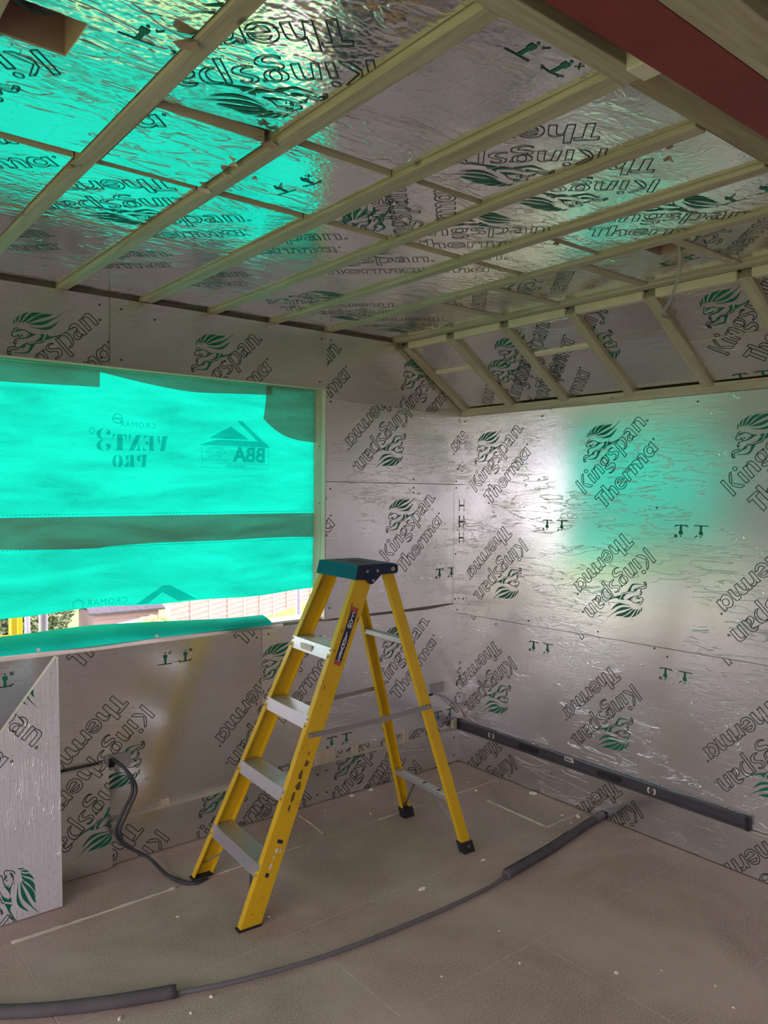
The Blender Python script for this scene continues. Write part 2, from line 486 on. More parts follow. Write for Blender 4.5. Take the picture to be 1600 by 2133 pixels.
def board(parent, fr, polys, n0=0.0, th=.03, mat='foil_wall', prints=(), name='insulation_board', screws=(), edge='foam'):
    """foil faced board made of one or more convex outlines in the frame; prints: (kind, s, t, rot degrees)"""
    mb = MB()
    for P in polys:
        P = ccw(list(P))
        A = [(x, y, n0) for x, y in P]; B = [(x, y, n0 - th) for x, y in P]; n = len(P)
        mb.add(A, [tuple(range(n))], 0); mb.add(B, [tuple(reversed(range(n)))], 0)
        mb.add(A + B, [(n + i, n + (i + 1) % n, (i + 1) % n, i) for i in range(n)], 1)
    o = mb.build(name, [M[mat], M[edge]], parent, fix=False)
    o.matrix_basis = fr
    for pr in prints:
        kind, s, t, rot = pr[:4]; sc = pr[4] if len(pr) > 4 else 1.0
        c, sn = cos(radians(rot)) * sc, sin(radians(rot)) * sc
        pm = MB()
        for f, mi in (LOGO if kind == 'logo' else ICON):
            g = [(s + x * c - y * sn, t + x * sn + y * c) for x, y in f]
            for P in polys:
                h = clip_poly(g, ccw(list(P)))
                if len(h) >= 3: pm.add([(x, y, n0 + .0012) for x, y in h], [tuple(range(len(h)))], mi)
        if pm.f:
            p = pm.build('printed_logo' if kind == 'logo' else 'printed_icon', [M['ink'], M['ink_green']], o, fix=False)
    if screws:
        for s, t in screws:
            k = MB().cyl((s, t, n0), (s, t, n0 + .002), .0045, n=8, smooth=False).build('screw', M['screw'], o)
    return o

def rect(s0, s1, t0, t1): return [(s0, t0), (s1, t0), (s1, t1), (s0, t1)]

# ================================================================== THE SETTING
XL, YR = -5.3, -6.4            # left and rear limits of the room
WX0, WX1, WZ0, WZ1 = -3.30, -1.028, .990, 2.238      # window opening

# ------------------------------------------------------------------ floor: chipboard panels with dusty joints
M['chip'] = (lambda m: m.set(
    Base_Color=m.mix(m.ramp(m.noise(m.coords(), 2.2, 6, .62, .4), [(.52, (0, 0, 0)), (.80, (.55, .55, .55))]),
                     m.mix(m.ramp(m.noise(m.coords(), 150, 3, .7), [(.42, (0, 0, 0)), (.72, (.8, .8, .8))]),
                           m.mix(m.ramp(m.noise(m.coords(), 1.3, 5, .6, .6), [(.36, (0, 0, 0)), (.64, (1, 1, 1))]), (.29, .205, .155), (.47, .365, .29)), (.62, .50, .42)),
                     (.50, .43, .36)),
    Roughness=.78, Normal=m.bump(m.noise(m.coords(), 220, 3), .12, .002)))(NT('chipboard'))
M['dust'] = plain('joint_dust', (.52, .46, .39), .95)
M['glue'] = plain('floor_glue', (.56, .50, .40), .9, bump=.6, bscale=90)
floor = MB().box((XL - .2, YR - .2, -.25), (.2, .13, -.0012)).build('floor', M['dust'])
tag(floor, kind='structure')
ROWS = [(.02, -.385, -1.25), (-.385, -.975, -.335), (-.975, -1.583, -1.822), (-1.583, -2.176, -1.153), (-2.176, -2.776, -2.0),
        (-2.776, -3.376, -.9), (-3.376, -3.976, -1.7), (-3.976, -4.576, -.6), (-4.576, -5.176, -1.4), (-5.176, -5.776, -2.2), (-5.776, -6.42, -1.0)]
for y0, y1, xj in ROWS:
    xs = sorted([XL] + [x for x in (xj - 4.72, xj - 2.36, xj, xj + 2.36) if XL < x < .02] + [.02])
    for a, b in zip(xs[:-1], xs[1:]):
        MB().cbox((a + .0016, y1 + .0016, -.02), (b - .0016, y0 - .0016, 0), .0008).build('floor_board', M['chip'], floor)
def glue(pts, w):
    mb = MB(); rnd = random.Random(len(pts) * 13 + int(pts[0][0] * 100))
    P = smooth_path([(x, y, .001) for x, y in pts], 10)
    r = [max(.001, w * (.35 + rnd.random())) for _ in P]
    mb.tube(P, r, 6)
    return mb.build('glue_line', M['glue'], floor)
glue([(-2.70, -.385), (-2.4, -.388), (-2.05, -.384)], .007)
glue([(-1.86, -.387), (-1.6, -.385), (-1.42, -.386)], .0035)
glue([(-.95, -.385), (-.80, -.388), (-.66, -.385)], .004)
glue([(-.40, -.386), (-.2, -.384), (-.06, -.386)], .004)
glue([(-.332, -.56), (-.336, -.76), (-.338, -.965)], .006)
glue([(-.34, -.977), (-.2, -.974), (-.06, -.976)], .004)
glue([(-1.25, -.10), (-1.255, -.22), (-1.27, -.34)], .004)

# ------------------------------------------------------------------ window wall (wall_back)
wb_ = MB()
wb_.box((XL - .2, .03, 0), (WX0 - .045, .13, 2.72)).box((WX1 + .045, .03, 0), (.2, .13, 2.72))
wb_.box((WX0 - .045, .03, 0), (WX1 + .045, .13, WZ0 - .05)).box((WX0 - .045, .03, WZ1 + .045), (WX1 + .045, .13, 2.72))
wall_back = tag(wb_.build('wall_back', M['shell']), kind='structure')

sw = lambda *a: a
# row above the window
board(wall_back, FA, [rect(-3.6, -2.194, WZ1, 2.540)], mat='foil_smooth', prints=[('logo', -2.598, 2.066, 0), ('logo', -3.398, 2.066, 0)], screws=[(-2.236, 2.50), (-2.23, 2.27)])
board(wall_back, FA, [rect(-2.190, -1.030, WZ1, 2.540)], mat='foil_smooth', prints=[('logo', -1.792, 2.0795, 0)], screws=[(-2.14, 2.495), (-2.14, 2.27), (-1.985, 2.47), (-1.06, 2.50), (-1.07, 2.27)])
board(wall_back, FA, [[(-1.028, 2.190), (0, 2.155), (0, 2.175), (-.50, 2.54), (-1.028, 2.54)]], mat='foil_smooth',
      prints=[('logo', -1.297, 2.092, 0), ('logo', -.487, 2.105, 0)], screws=[(-1.0, 2.50), (-1.0, 2.22)])
# strips to the right of the window
board(wall_back, FA, [[(WX1, 1.740), (0, 1.733), (0, 2.153), (WX1, 2.188)]], mat='foil_wall', prints=[('logo', -.478, 2.195, 180), ('logo', .325, 2.195, 180)], screws=[(-1.0, 2.17), (-.40, 1.76), (-.05, 1.75), (-.03, 2.13)])
board(wall_back, FA, [[(WX1, .990), (-.070, .996), (-.070, 1.730), (WX1, 1.737)]], mat='foil_wall', prints=[('logo', -.593, 1.278, 0), ('logo', -1.393, 1.278, 0), ('icon', -.083, 1.215, 180)], screws=[(-1.0, 1.70), (-.40, 1.71), (-.40, 1.68), (-1.0, 1.05)])
board(wall_back, FA, [rect(-.067, 0, .99, 1.730)], mat='foil_wall', prints=[('icon', -.02, 1.60, -90), ('icon', -.02, 1.50, -90)], screws=[(-.05, 1.71), (-.05, 1.3), (-.05, 1.02)])
# below the window
board(wall_back, FA, [[(-3.6, .215), (-1.421, .245), (-1.421, .978), (-3.6, .978)]], mat='foil_smooth',
      prints=[('logo', -2.05, .70, 180), ('logo', -1.255, .70, 180), ('logo', -2.85, .70, 180), ('logo', -2.445, .977, 0), ('logo', -1.64, .98, 0), ('icon', -1.936, .872, 0), ('icon', -2.73, .872, 0)],
      screws=[(-1.45, .94), (-1.45, .6), (-2.1, .30)])
board(wall_back, FA, [[(-1.417, .245), (-.27, .262), (-.27, .975), (-1.417, .983)], [(-.27, .452), (-.255, .452), (-.255, .52), (-.27, .52)], [(-.135, .262), (0, .262), (0, .99), (-.135, .985)],
                      [(-.27, .262), (-.135, .262), (-.135, .452), (-.27, .452)], [(-.27, .518), (-.135, .518), (-.135, .985), (-.27, .975)]],
      mat='foil_wall', prints=[('logo', -.63, .535, 0), ('logo', -1.422, .532, 0), ('icon', -.88, .335, 180), ('icon', -.085, .335, 180), ('logo', -.02, .30, 0)], screws=[(-1.38, .95), (-1.38, .62), (-.62, .31), (-.03, .95)])
# upstand strips along the floor, standing a little proud
FA2 = frame((0, -.025, 0), (1, 0, 0), (0, 0, 1))
board(wall_back, FA2, [[(-3.6, .006), (-1.062, .006), (-1.062, .210), (-3.6, .180)]], th=.055, mat='foil_smooth', name='upstand_board',
      prints=[('logo', -1.764, -.067, 0), ('logo', -1.19, .108, 180), ('logo', -1.99, .108, 180)], screws=[(-1.09, .16), (-1.09, .05)])
board(wall_back, FA2, [[(-1.058, .006), (-.025, .006), (-.025, .200), (-1.058, .210)]], th=.055, mat='foil_smooth', name='upstand_board',
      prints=[('logo', -.40, .09, 180), ('logo', -.965, -.067, 0)], screws=[(-1.03, .17), (-1.03, .05), (-.07, .16), (-.07, .05)])
# what shows in the slot above the upstand: foil offcut, packers
board(wall_back, FA, [rect(-3.6, 0, .10, .30)], n0=-.012, th=.017, mat='foil_smooth', name='slot_backing',
      prints=[('logo', -1.43, .03, 0), ('logo', -1.02, .12, 0), ('logo', -.60, .13, 0), ('logo', -2.2, .10, 180), ('logo', -.25, .12, 0)])
for x0, x1, z1 in ((-1.085, -.945, .275), (-.835, -.795, .275), (-.455, -.42, .268), (-.055, -.02, .27), (-1.955, -1.915, .235)):
    MB().cbox((x0, -.0005, .17), (x1, .012, z1), .002).build('timber_packer', M['timber_z'], wall_back)

# window lining timbers
win = MB().cbox((WX1, .03, WZ0 - .05), (WX1 + .045, .135, WZ1 + .045), .002).build('window_1', M['timber_z'])
tag(win, kind='structure')
MB().cbox((WX0 - .045, .03, WZ0 - .05), (WX0, .135, WZ1 + .045), .002).build('jamb', M['timber_z'], win)
MB().cbox((WX0, .03, WZ1), (WX1, .135, WZ1 + .045), .002).build('window_head', M['timber_x'], win)
MB().cbox((WX0, .03, WZ0 - .05), (WX1, .150, WZ0), .002).build('window_sill', M['timber_x'], win)
MB().cbox((WX1 - .006, -.001, WZ0), (WX1 - .001, .034, WZ1), .001).build('lining_edge', M['foam'], win)
MB().cbox((WX0, -.001, WZ1 - .006), (WX1, .034, WZ1 - .001), .001).build('lining_edge', M['foam'], win)
M['white_pvc'] = plain('white_sill_strip', (.72, .74, .72), .4)
MB().cbox((-1.62, .02, WZ0 + .001), (WX1 - .002, .145, WZ0 + .014), .003).build('sill_strip', M['white_pvc'], win)
for z in (2.14, 1.93, 1.62, 1.25):
    MB().cyl((WX1 - .001, .06, z), (WX1 + .002, .06, z), .004, n=8).build('nail_hole', M['screw'], win)

# ------------------------------------------------------------------ right wall (wall_right)
wall_right = tag(MB().box((.03, YR - .2, 0), (.2, .13, 2.19)).build('wall_right', M['shell']), kind='structure')
board(wall_right, FB, [[(0, .925), (2.4, .952), (2.4, 2.150), (0, 2.152)]], mat='foil_wall',
      prints=[('logo', .124, 1.684, 0), ('logo', .925, 1.680, 0), ('logo', 1.73, 1.681, 0), ('logo', .479, 1.423, 180), ('logo', 1.287, 1.422, 180), ('logo', 2.085, 1.42, 180), ('logo', -.33, 1.423, 180),
              ('icon', .775, 1.535, 180), ('icon', 1.578, 1.540, 180), ('icon', 2.38, 1.54, 180)],
      screws=[(.02, 2.12), (.63, 2.115), (1.55, 2.12), (.02, 1.02), (.55, .955), (1.02, .962), (.23, 1.62), (1.35, 1.62), (.03, 1.5)])
board(wall_right, FB, [[(0, .205), (2.4, .205), (2.4, .949), (0, .922)]], mat='foil_wall',
      prints=[('logo', .408, .727, 180), ('logo', 1.225, .727, 180), ('logo', 2.035, .727, 180), ('logo', -.02, .962, 0), ('logo', .785, .968, 0), ('logo', 1.59, .976, 0), ('icon', .69, .842, 180), ('icon', 1.512, .842, 180)],
      screws=[(.30, .90), (1.42, .90), (1.35, .93), (.03, .55)])
board(wall_right, FB, [[(2.404, .205), (6.4, .205), (6.4, 2.15), (2.404, 2.15)]], mat='foil_wall', prints=[('logo', 2.53, 1.681, 0), ('logo', 2.88, 1.42, 180), ('logo', 3.33, 1.681, 0), ('logo', 2.84, .727, 180)])
FB2 = frame((-.025, 0, 0), (0, -1, 0), (0, 0, 1))
board(wall_right, FB2, [[(.025, .006), (2.4, .006), (2.4, .200), (.025, .200)]], th=.055, mat='foil_smooth', name='upstand_board',
      prints=[('logo', .444, .158, 180), ('logo', 1.262, .151, 180), ('logo', 2.08, .155, 180)], screws=[(.75, .14), (1.15, .16), (1.2, .05)])
board(wall_right, FB2, [[(2.402, .006), (6.4, .006), (6.4, .200), (2.402, .200)]], th=.055, mat='foil_smooth', name='upstand_board')
MB().cbox((-.012, -6.4, 2.152), (.06, 0, 2.198), .002).build('wall_plate', M['timber_y'], wall_right)

# ------------------------------------------------------------------ ceiling: joists, noggins, foil boards, rafters
KX0, KX1, KY0, KY1 = -1.9, -.9, -4.9, -3.9      # unseen rooflight, added behind the camera to brighten the floor
deck = MB().box((XL - .2, KY1, 2.70), (-.40, .13, 2.76)).box((XL - .2, YR - .2, 2.70), (-.40, KY0, 2.76)).box((XL - .2, KY0, 2.70), (KX0, KY1, 2.76)).box((KX1, KY0, 2.70), (-.40, KY1, 2.76))
deck.add([(-.56, YR - .2, 2.74), (.22, YR - .2, 2.19), (.22, .13, 2.19), (-.56, .13, 2.74), (-.56, YR - .2, 2.79), (.22, YR - .2, 2.25), (.22, .13, 2.25), (-.56, .13, 2.79)],
         [(0, 3, 2, 1), (4, 5, 6, 7), (0, 1, 5, 4), (1, 2, 6, 5), (2, 3, 7, 6), (3, 0, 4, 7)])
ceiling = tag(deck.build('ceiling', M['deck']), kind='structure')
CZ = 2.5435
JO = [(-3.455, -3.41), (-3.10, -3.058), (-2.757, -2.712), (-2.416, -2.370), (-2.052, -1.992), (-1.716, -1.668), (-1.376, -1.330), (-1.034, -.990)]
for a, b in JO:
    MB().cbox((a, -2.487, CZ + random.uniform(-.002, .003)), (b, .02, 2.70), .002).build('joist', M['timber_y'], ceiling)
MB().cbox((-.556, -2.9, CZ), (-.500, .02, 2.70), .002).build('ridge_timber', M['timber_y'], ceiling)
for i in range(len(JO) - 1):
    j = i + 1 if i + 1 < len(JO) else None
    y = -1.385 + random.uniform(-.006, .006)
    MB().cbox((JO[i][1], y - .020, CZ + .026), (JO[i + 1][0], y + .020, 2.66), .002).build('noggin', M['timber_x'], ceiling)
for y in (-.82, -1.166, -1.612, -2.003):
    MB().cbox((-.990, y - .021, CZ + .006), (-.556, y + .021, 2.66), .002).build('noggin', M['timber_x'], ceiling)

def cb(x0, x1, ya, yb, n0=-.012, skew=0.0, prints=(), extra=()):
    """foil board of a ceiling bay between ya and yb (negative y), s = x, t = -y"""
    P = [(x0, -ya), (x1, -ya + skew), (x1, -yb), (x0, -yb)]
    return board(ceiling, FC, [P] + list(extra), n0=n0, mat='foil_ceiling', prints=prints)
g = .004
# bay left of the first visible joist
cb(-3.41 + g, -3.10 - g, 0, -1.36); cb(-3.41 + g, -3.10 - g, -1.41, -2.48)
L = lambda s, t, r=180: ('logo', s, t, r)
I_ = lambda s, t, r=180: ('icon', s, t, r)
cb(-3.058 + g, -2.757 - g, 0, -.878, n0=-.010, prints=[L(-3.18, .27, 0)]); cb(-3.058 + g, -2.757 - g, -.886, -1.355, n0=-.013, prints=[L(-3.2, 1.05, 0), L(-2.68, .72, 180)])
# bay with the cut-out for a downlight: outline built around the hole
board(ceiling, FC, [rect(-3.058 + g, -2.757 - g, 1.408, 1.842), rect(-2.925, -2.757 - g, 1.842, 1.980), rect(-3.058 + g, -2.757 - g, 1.980, 2.48)],
      n0=-.008, mat='foil_ceiling', prints=[L(-2.975, 1.83, 180), ('icon', -2.838, 1.992, 0), L(-2.60, 2.5, 180)])
cb(-2.712 + g, -2.416 - g, 0, -.876, prints=[L(-2.98, .30, 0)]); cb(-2.712 + g, -2.416 - g, -.885, -1.355, n0=-.014, prints=[L(-2.40, 1.30, 180), L(-2.34, 1.78, 180)])
cb(-2.712 + g, -2.430 - g, -1.408, -1.768, n0=-.004, prints=[L(-3.08, 1.47, 0)])
cb(-2.712 + g, -2.416 - g, -1.784, -2.48, n0=-.016, skew=.030, prints=[L(-2.44, 2.208)])
cb(-2.370 + g, -2.052 - g, 0, -.874, prints=[L(-2.58, .35, 0)]); cb(-2.370 + g, -2.052 - g, -.882, -1.355, n0=-.014, prints=[L(-2.54, .86, 0)])
cb(-2.370 + g, -2.052 - g, -1.408, -1.795, n0=-.010, prints=[('icon', -2.215, 1.52, 75)])
cb(-2.370 + g, -2.052 - g, -1.822, -2.48, n0=-.016, prints=[('icon', -2.233, 2.405, 0)])
cb(-1.992 + g, -1.716 - g, 0, -1.362, prints=[L(-2.20, .92, 0), L(-2.22, .30, 0)])
cb(-1.992 + g, -1.716 - g, -1.408, -1.806, n0=-.010, prints=[('logo', -1.90, 1.42, 90), ('logo', -1.62, 1.40, 90)])
cb(-1.992 + g, -1.716 - g, -1.83, -2.48, n0=-.014, prints=[L(-1.745, 2.27)])
cb(-1.668 + g, -1.376 - g, 0, -1.362, prints=[L(-1.80, .92, 0), ('logo', -1.55, .30, 0)])
cb(-1.668 + g, -1.376 - g, -1.408, -2.48, n0=-.012, prints=[L(-1.475, 2.25), ('logo', -1.72, 1.42, 0)])
cb(-1.330 + g, -1.034 - g, 0, -1.362, prints=[('logo', -1.60, 1.10, 0), L(-1.0, .62, 180)])
cb(-1.330 + g, -1.034 - g, -1.408, -1.730, n0=-.010, prints=[('logo', -1.62, 1.12, 0)])
cb(-1.330 + g, -1.034 - g, -1.752, -2.48, n0=-.014, prints=[('logo', -1.35, 1.90, 0), I_(-1.16, 2.30, 90)])
cb(-.990 + g, -.556 - g, 0, -.797, prints=[L(-.62, .55, 180)])
cb(-.990 + g, -.556 - g, -.843, -1.143, prints=[('logo', -.75, .70, 90)])
cb(-.990 + g, -.556 - g, -1.189, -1.589, prints=[('logo', -.70, 1.12, 90), ('logo', -1.1, 1.3, 90)])
board(ceiling, FC, [rect(-.990 + g, -.556 - g, 1.635, 1.872), rect(-.855, -.556 - g, 1.872, 1.98)], n0=-.012, mat='foil_ceiling', prints=[('icon', -.72, 1.82, 90)])
cb(-.990 + g, -.556 - g, -2.026, -2.60, prints=[('logo', -.72, 1.92, 90), ('logo', -1.05, 2.1, 90)])
# cut-outs: open pockets with foam sides
def pocket(x0, x1, y0, y1, d=.11):
    mb = MB(); z0 = CZ + .012
    t = .004
    mb.box((x0 - t, y0, z0), (x0, y1, z0 + d)).box((x1, y0, z0), (x1 + t, y1, z0 + d)).box((x0, y0 - t, z0), (x1, y0, z0 + d)).box((x0, y1, z0), (x1, y1 + t, z0 + d)).box((x0, y0, z0 + d - t), (x1, y1, z0 + d))
    return mb.build('cut_out', M['foam_brown'], ceiling)
pk = pocket(-3.056, -2.927, -1.979, -1.843, .10)
ring = MB(); 
for k in range(20):
    a0, a1 = 2 * pi * k / 20, 2 * pi * (k + 1) / 20
    q = lambda a, r, z: (-3.005 + r * cos(a), -1.945 + r * sin(a), z)
    ring.add([q(a0, .045, 2.58), q(a1, .045, 2.58), q(a1, .033, 2.58), q(a0, .033, 2.58), q(a0, .045, 2.65), q(a1, .045, 2.65), q(a1, .033, 2.65), q(a0, .033, 2.65)],
             [(0, 1, 2, 3), (0, 4, 5, 1), (3, 2, 6, 7)], 0, True)
ring.cyl((-3.005, -1.945, 2.63), (-3.005, -1.945, 2.64), .034, n=20)
ring.build('duct_end', M['black'], pk)
pocket(-.985, -.857, -1.978, -1.874, .10)

# torn scraps of facing and foam hanging at the joist edges
def scrap(x, y, size, seed, mat):
    r = random.Random(seed); n = 7
    rim = [(x + size * r.uniform(.5, 1.1) * cos(2 * pi * k / n), y + size * r.uniform(.3, .7) * sin(2 * pi * k / n), CZ - .001 - size * r.uniform(0, .5)) for k in range(n)]
    mb = MB().add(rim + [(x, y, CZ - size * .15), (x, y, CZ + .004)], [(k, (k + 1) % n, n) for k in range(n)] + [((k + 1) % n, k, n + 1) for k in range(n)])
    return mb.build('torn_scrap', M[mat], ceiling, fix=False)
SCRAPS = [(-2.424, -1.415, .022, 'foam'), (-2.768, -2.06, .035, 'foam_brown'), (-2.700, -.884, .016, 'foam_brown'), (-2.765, -.857, .014, 'foam_brown'), (-1.245, -.565, .020, 'foil_slope'),
          (-1.615, -2.358, .022, 'foam_brown'), (-1.290, -1.745, .020, 'foam_brown'), (-.885, -.68, .030, 'foil_slope'), (-2.762, -1.334, .014, 'foam_brown'), (-2.352, -1.578, .014, 'foam'), (-2.425, -1.55, .020, 'foam'),
          (-2.44, -1.62, .016, 'foam'), (-2.43, -1.79, .028, 'foam_brown'), (-2.46, -1.795, .018, 'foam_brown'), (-.70, -2.03, .016, 'foam'), (-.64, -2.035, .014, 'foam')]
for i, (x, y, sz, mt) in enumerate(SCRAPS):
    scrap(x, y, sz, 900 + i, mt)

# sloping part
RY = [-.028, -.402, -.790, -1.195, -1.602, -2.004, -2.41, -2.81]
for i, y in enumerate(RY):
    w = .027 if i else .024
    o = MB().cbox((-y - w, -.02, -.095), (-y + w, .606, 0), .0025).build('rafter', M['timber_y'], ceiling)
    o.matrix_basis = FS
SP = {0: [('logo', -.16, .30, 180), ('logo', .62, .28, 180)], 1: [('logo', .600, .155, 0), ('logo', .447, .015, 0)], 2: [('logo', .665, .188, 0), ('logo', .62, -.04, 0)],
      3: [('logo', 1.30, .62, 180)], 4: [('logo', 1.76, .185, 0), ('icon', 1.86, .06, 180)], 5: [('logo', 1.76, .185, 0), ('logo', 2.1, .2, 0)], 6: [('logo', 2.5, .2, 0)]}
for i in range(len(RY) - 1):
    s0 = -RY[i] + .029; s1 = -RY[i + 1] - .029
    tj = [.352, .36, .37, .395, .30, .3, .3][i]
    pr = SP.get(i, [])
    hb = .575
    board(ceiling, FS, [rect(s0, s1, .035, tj - .006)], n0=-.020 - .004 * (i % 2), mat='foil_slope', prints=pr, th=.06)
    board(ceiling, FS, [rect(s0, s1, tj + (.02 if i in (0, 2) else .001), hb)], n0=-.024, mat='foil_slope', prints=pr, th=.06)
    if i in (0, 2):
        o = MB().cbox((s0, tj - .01, -.05), (s1, tj + .022, -.012), .008).build('foam_filler', M['foam'], ceiling); o.matrix_basis = FS
    # pale foam edge along the top of each bay
    MB().cbox((-.503, RY[i + 1] + .028, 2.508), (-.462, RY[i] - .028, CZ + .002), .004).build('foam_strip', M['foam'], ceiling)

# trimmer, seen in two lengths, and the pale blocks beside the steel
MB().cbox((-3.9, -2.537, CZ - .002), (-2.000, -2.487, 2.70), .002).build('trimmer', M['timber_x'], ceiling)
MB().cbox((-1.998, -2.565, CZ + .004), (-.2, -2.490, 2.70), .002).build('trimmer', M['timber_dark'], ceiling)
M['pale_block'] = plain('pale_block', (.62, .55, .47), .9)
MB().cbox((-2.065, -2.582, CZ - .012), (-2.000, -2.535, 2.60), .003).build('packing_block', M['pale_block'], ceiling)
MB().cbox((-1.995, -2.715, CZ + .10), (-1.92, -2.585, 2.70), .003).build('packing_block', M['pale_block'], ceiling)
# timbers on the camera side of the steel
MB().cbox((-4.6, -2.800, 2.515), (-.2, -2.712, 2.70), .002).build('joist', M['timber_x'], ceiling)
MB().cbox((-4.6, -2.955, 2.515), (-.2, -2.895, 2.70), .002).build('joist', M['timber_x'], ceiling)
for x in (-1.86, -1.20, -2.6):
    MB().cbox((x, -2.895, 2.525), (x + .06, -2.800, 2.66), .003).build('packing_block', M['pale_block'], ceiling)
for k in range(8):
    y = -3.3 - k * .4
    if KY0 - .05 < y < KY1 + .05: continue
    MB().cbox((-5.2, y - .024, 2.53), (-.1, y + .024, 2.70), .002).build('joist', M['timber_x'], ceiling)

# ------------------------------------------------------------------ the two walls behind the camera, with unseen openings added and sized for fill light
wl = MB().box((XL - .2, YR, -.02), (XL, .13, .0)).box((XL - .2, YR, 2.2), (XL, .13, 2.76)).box((XL - .2, -.9, .0), (XL, .13, 2.2)).box((XL - .2, YR, .0), (XL, -4.7, 2.2))
wall_left = tag(wl.build('wall_left', M['shell']), kind='structure')
RX0, RX1, RZ0, RZ1 = -4.9, -4.2, .75, 2.15
wr = MB().box((XL - .2, YR - .2, 0), (RX0, YR, 2.76)).box((RX1, YR - .2, 0), (.2, YR, 2.76)).box((RX0, YR - .2, 0), (RX1, YR, RZ0)).box((RX0, YR - .2, RZ1), (RX1, YR, 2.76))
wall_front = tag(wr.build('wall_front', M['shell']), kind='structure')
wf = MB()
for x in (RX0, (RX0 + RX1) / 2 - .03, RX1 - .06): wf.cbox((x, YR - .12, RZ0), (x + .06, YR - .06, RZ1), .004)
wf.cbox((RX0, YR - .12, RZ0), (RX1, YR - .06, RZ0 + .06), .004).cbox((RX0, YR - .12, RZ1 - .06), (RX1, YR - .06, RZ1), .004)
tag(wf.build('window_2', M['white_pvc']), kind='structure')

# ================================================================== THINGS
# ------------------------------------------------------------------ red steel beam
sb = MB()
y0, y1, z0, z1 = -2.700, -2.580, 2.528, 2.690
prof = [(y0, z0), (y1, z0), (y1, z0 + .011), (-2.643, z0 + .011), (-2.643, z1 - .011), (y1, z1 - .011), (y1, z1), (y0, z1), (y0, z1 - .011), (-2.651, z1 - .011), (-2.651, z0 + .011), (y0, z0 + .011)]
sb.prism(prof, 0, -5.2, .02)
tag(sb.build('steel_beam', M['red_steel']), 'dark red painted steel beam crossing under the ceiling at top right', 'beam')

# ------------------------------------------------------------------ green breather membrane over the window
def membrane_mat(name, tr, df, amt=.5, streak=True):
    m = NT(name)
    v = m.coords((1.0, 1.0, 5.0))
    n = m.noise(v, 2.2, 5, .6, .5)
    fbr = m.noise(m.coords((3, 3, 14)), 14, 4, .7)
    f = m.math('ADD', m.math('MULTIPLY', n, .75), m.math('MULTIPLY', fbr, .25))
    c = m.ramp(f, [(.36, tuple(x * .60 for x in tr)), (.60, tr)]) if streak else None
    tl = m.new('ShaderNodeBsdfTranslucent'); di = m.new('ShaderNodeBsdfDiffuse'); mx = m.new('ShaderNodeMixShader')
    if c is not None: m.link(c, tl.inputs['Color'])
    else: tl.inputs['Color'].default_value = (*tr, 1)
    di.inputs['Color'].default_value = (*df, 1)
    mx.inputs[0].default_value = amt
    m.link(tl.outputs[0], mx.inputs[1]); m.link(di.outputs[0], mx.inputs[2]); m.link(mx.outputs[0], m.out.inputs['Surface'])
    return m.mat
M['membrane'] = membrane_mat('green_membrane', (.002, .485, .35), (.05, .42, .30), .30)
def ink_film():
    m = NT('membrane_ink'); t = m.new('ShaderNodeBsdfTransparent'); t.inputs['Color'].default_value = (.5, .60, .62, 1)
    m.link(t.outputs[0], m.out.inputs['Surface']); return m.mat
M['membrane_ink'] = ink_film()
M['membrane_thick'] = membrane_mat('membrane_doubled', (.60, .45, .40), (.30, .36, .28), .45)  # tint serves real double layers and the painted batten shade

def sheet(name, nx, nz, fn, mat, parent=None):
    mb = MB()
    vs = [fn(i / nx, j / nz) for j in range(nz + 1) for i in range(nx + 1)]
    fs = [(j * (nx + 1) + i, j * (nx + 1) + i + 1, (j + 1) * (nx + 1) + i + 1, (j + 1) * (nx + 1) + i) for j in range(nz) for i in range(nx)]
    mb.add(vs, fs, 0, True)
    return mb.build(name, mat, parent, fix=False)

MX0, MX1 = WX0 - .003, WX1 + .002
def mem(u, v):
    x = MX0 + (MX1 - MX0) * u
    zb = 1.141 + .006 * sin(x * 5.0) + .004 * sin(x * 11 + 1)
    z = zb + (2.246 - zb) * v
    y = .118 + .006 * sin(z * 7 + x * .8) * (1 - v) + .003 * sin(x * 6)
    return (x, y, z)
membrane = sheet('roofing_membrane', 60, 40, mem, M['membrane'])
tag(membrane, 'translucent green breather membrane stretched across the window opening', 'membrane')
# folded top hem: a second layer that sags
def hem(u, v):
    x = MX0 + (-2.20 - MX0) * u
    return (x, .109 + .003 * sin(x * 9), 2.234 - (.085 + .008 * sin(x * 4)) * (1 - v))
sheet('top_hem', 24, 4, hem, M['membrane_thick'], membrane)
def hem2(u, v):
    x = -2.20 + (-1.30 + 2.20) * u
    sag = .055 * sin(min(1, u * 1.6) * pi / 2) * (1 - .45 * max(0, u - .5) * 2)
    return (x, .109 + .003 * sin(x * 9), 2.234 - (.012 + sag) * (1 - v))
sheet('top_hem', 24, 4, hem2, M['membrane_thick'], membrane)
def patch(u, v):
    x = -1.335 + (MX1 + 1.335) * u
    zb = 1.965 - .012 * u + .10 * (1 - u) ** 3
    z = zb + (2.240 - zb) * v
    return (x - .018 * (1 - v) ** 2 * (1 - u), .1085 + .002 * sin(x * 20), z)
sheet('corner_patch', 14, 12, patch, M['membrane_thick'], membrane)
# stitched lines
def dashes(z, x0=MX0, x1=MX1):
    mb = MB(); x = x0 + .01
    while x < x1 - .02:
        y = mem((x - MX0) / (MX1 - MX0), (z - 1.14) / 1.09)[1] - .0018
        mb.box((x, y - .0004, z - .0011), (x + .011, y + .0004, z + .0011)); x += .017
    return mb.build('stitch_line', M['membrane_ink'], membrane, fix=False)
dashes(1.577); dashes(1.462); dashes(1.425)
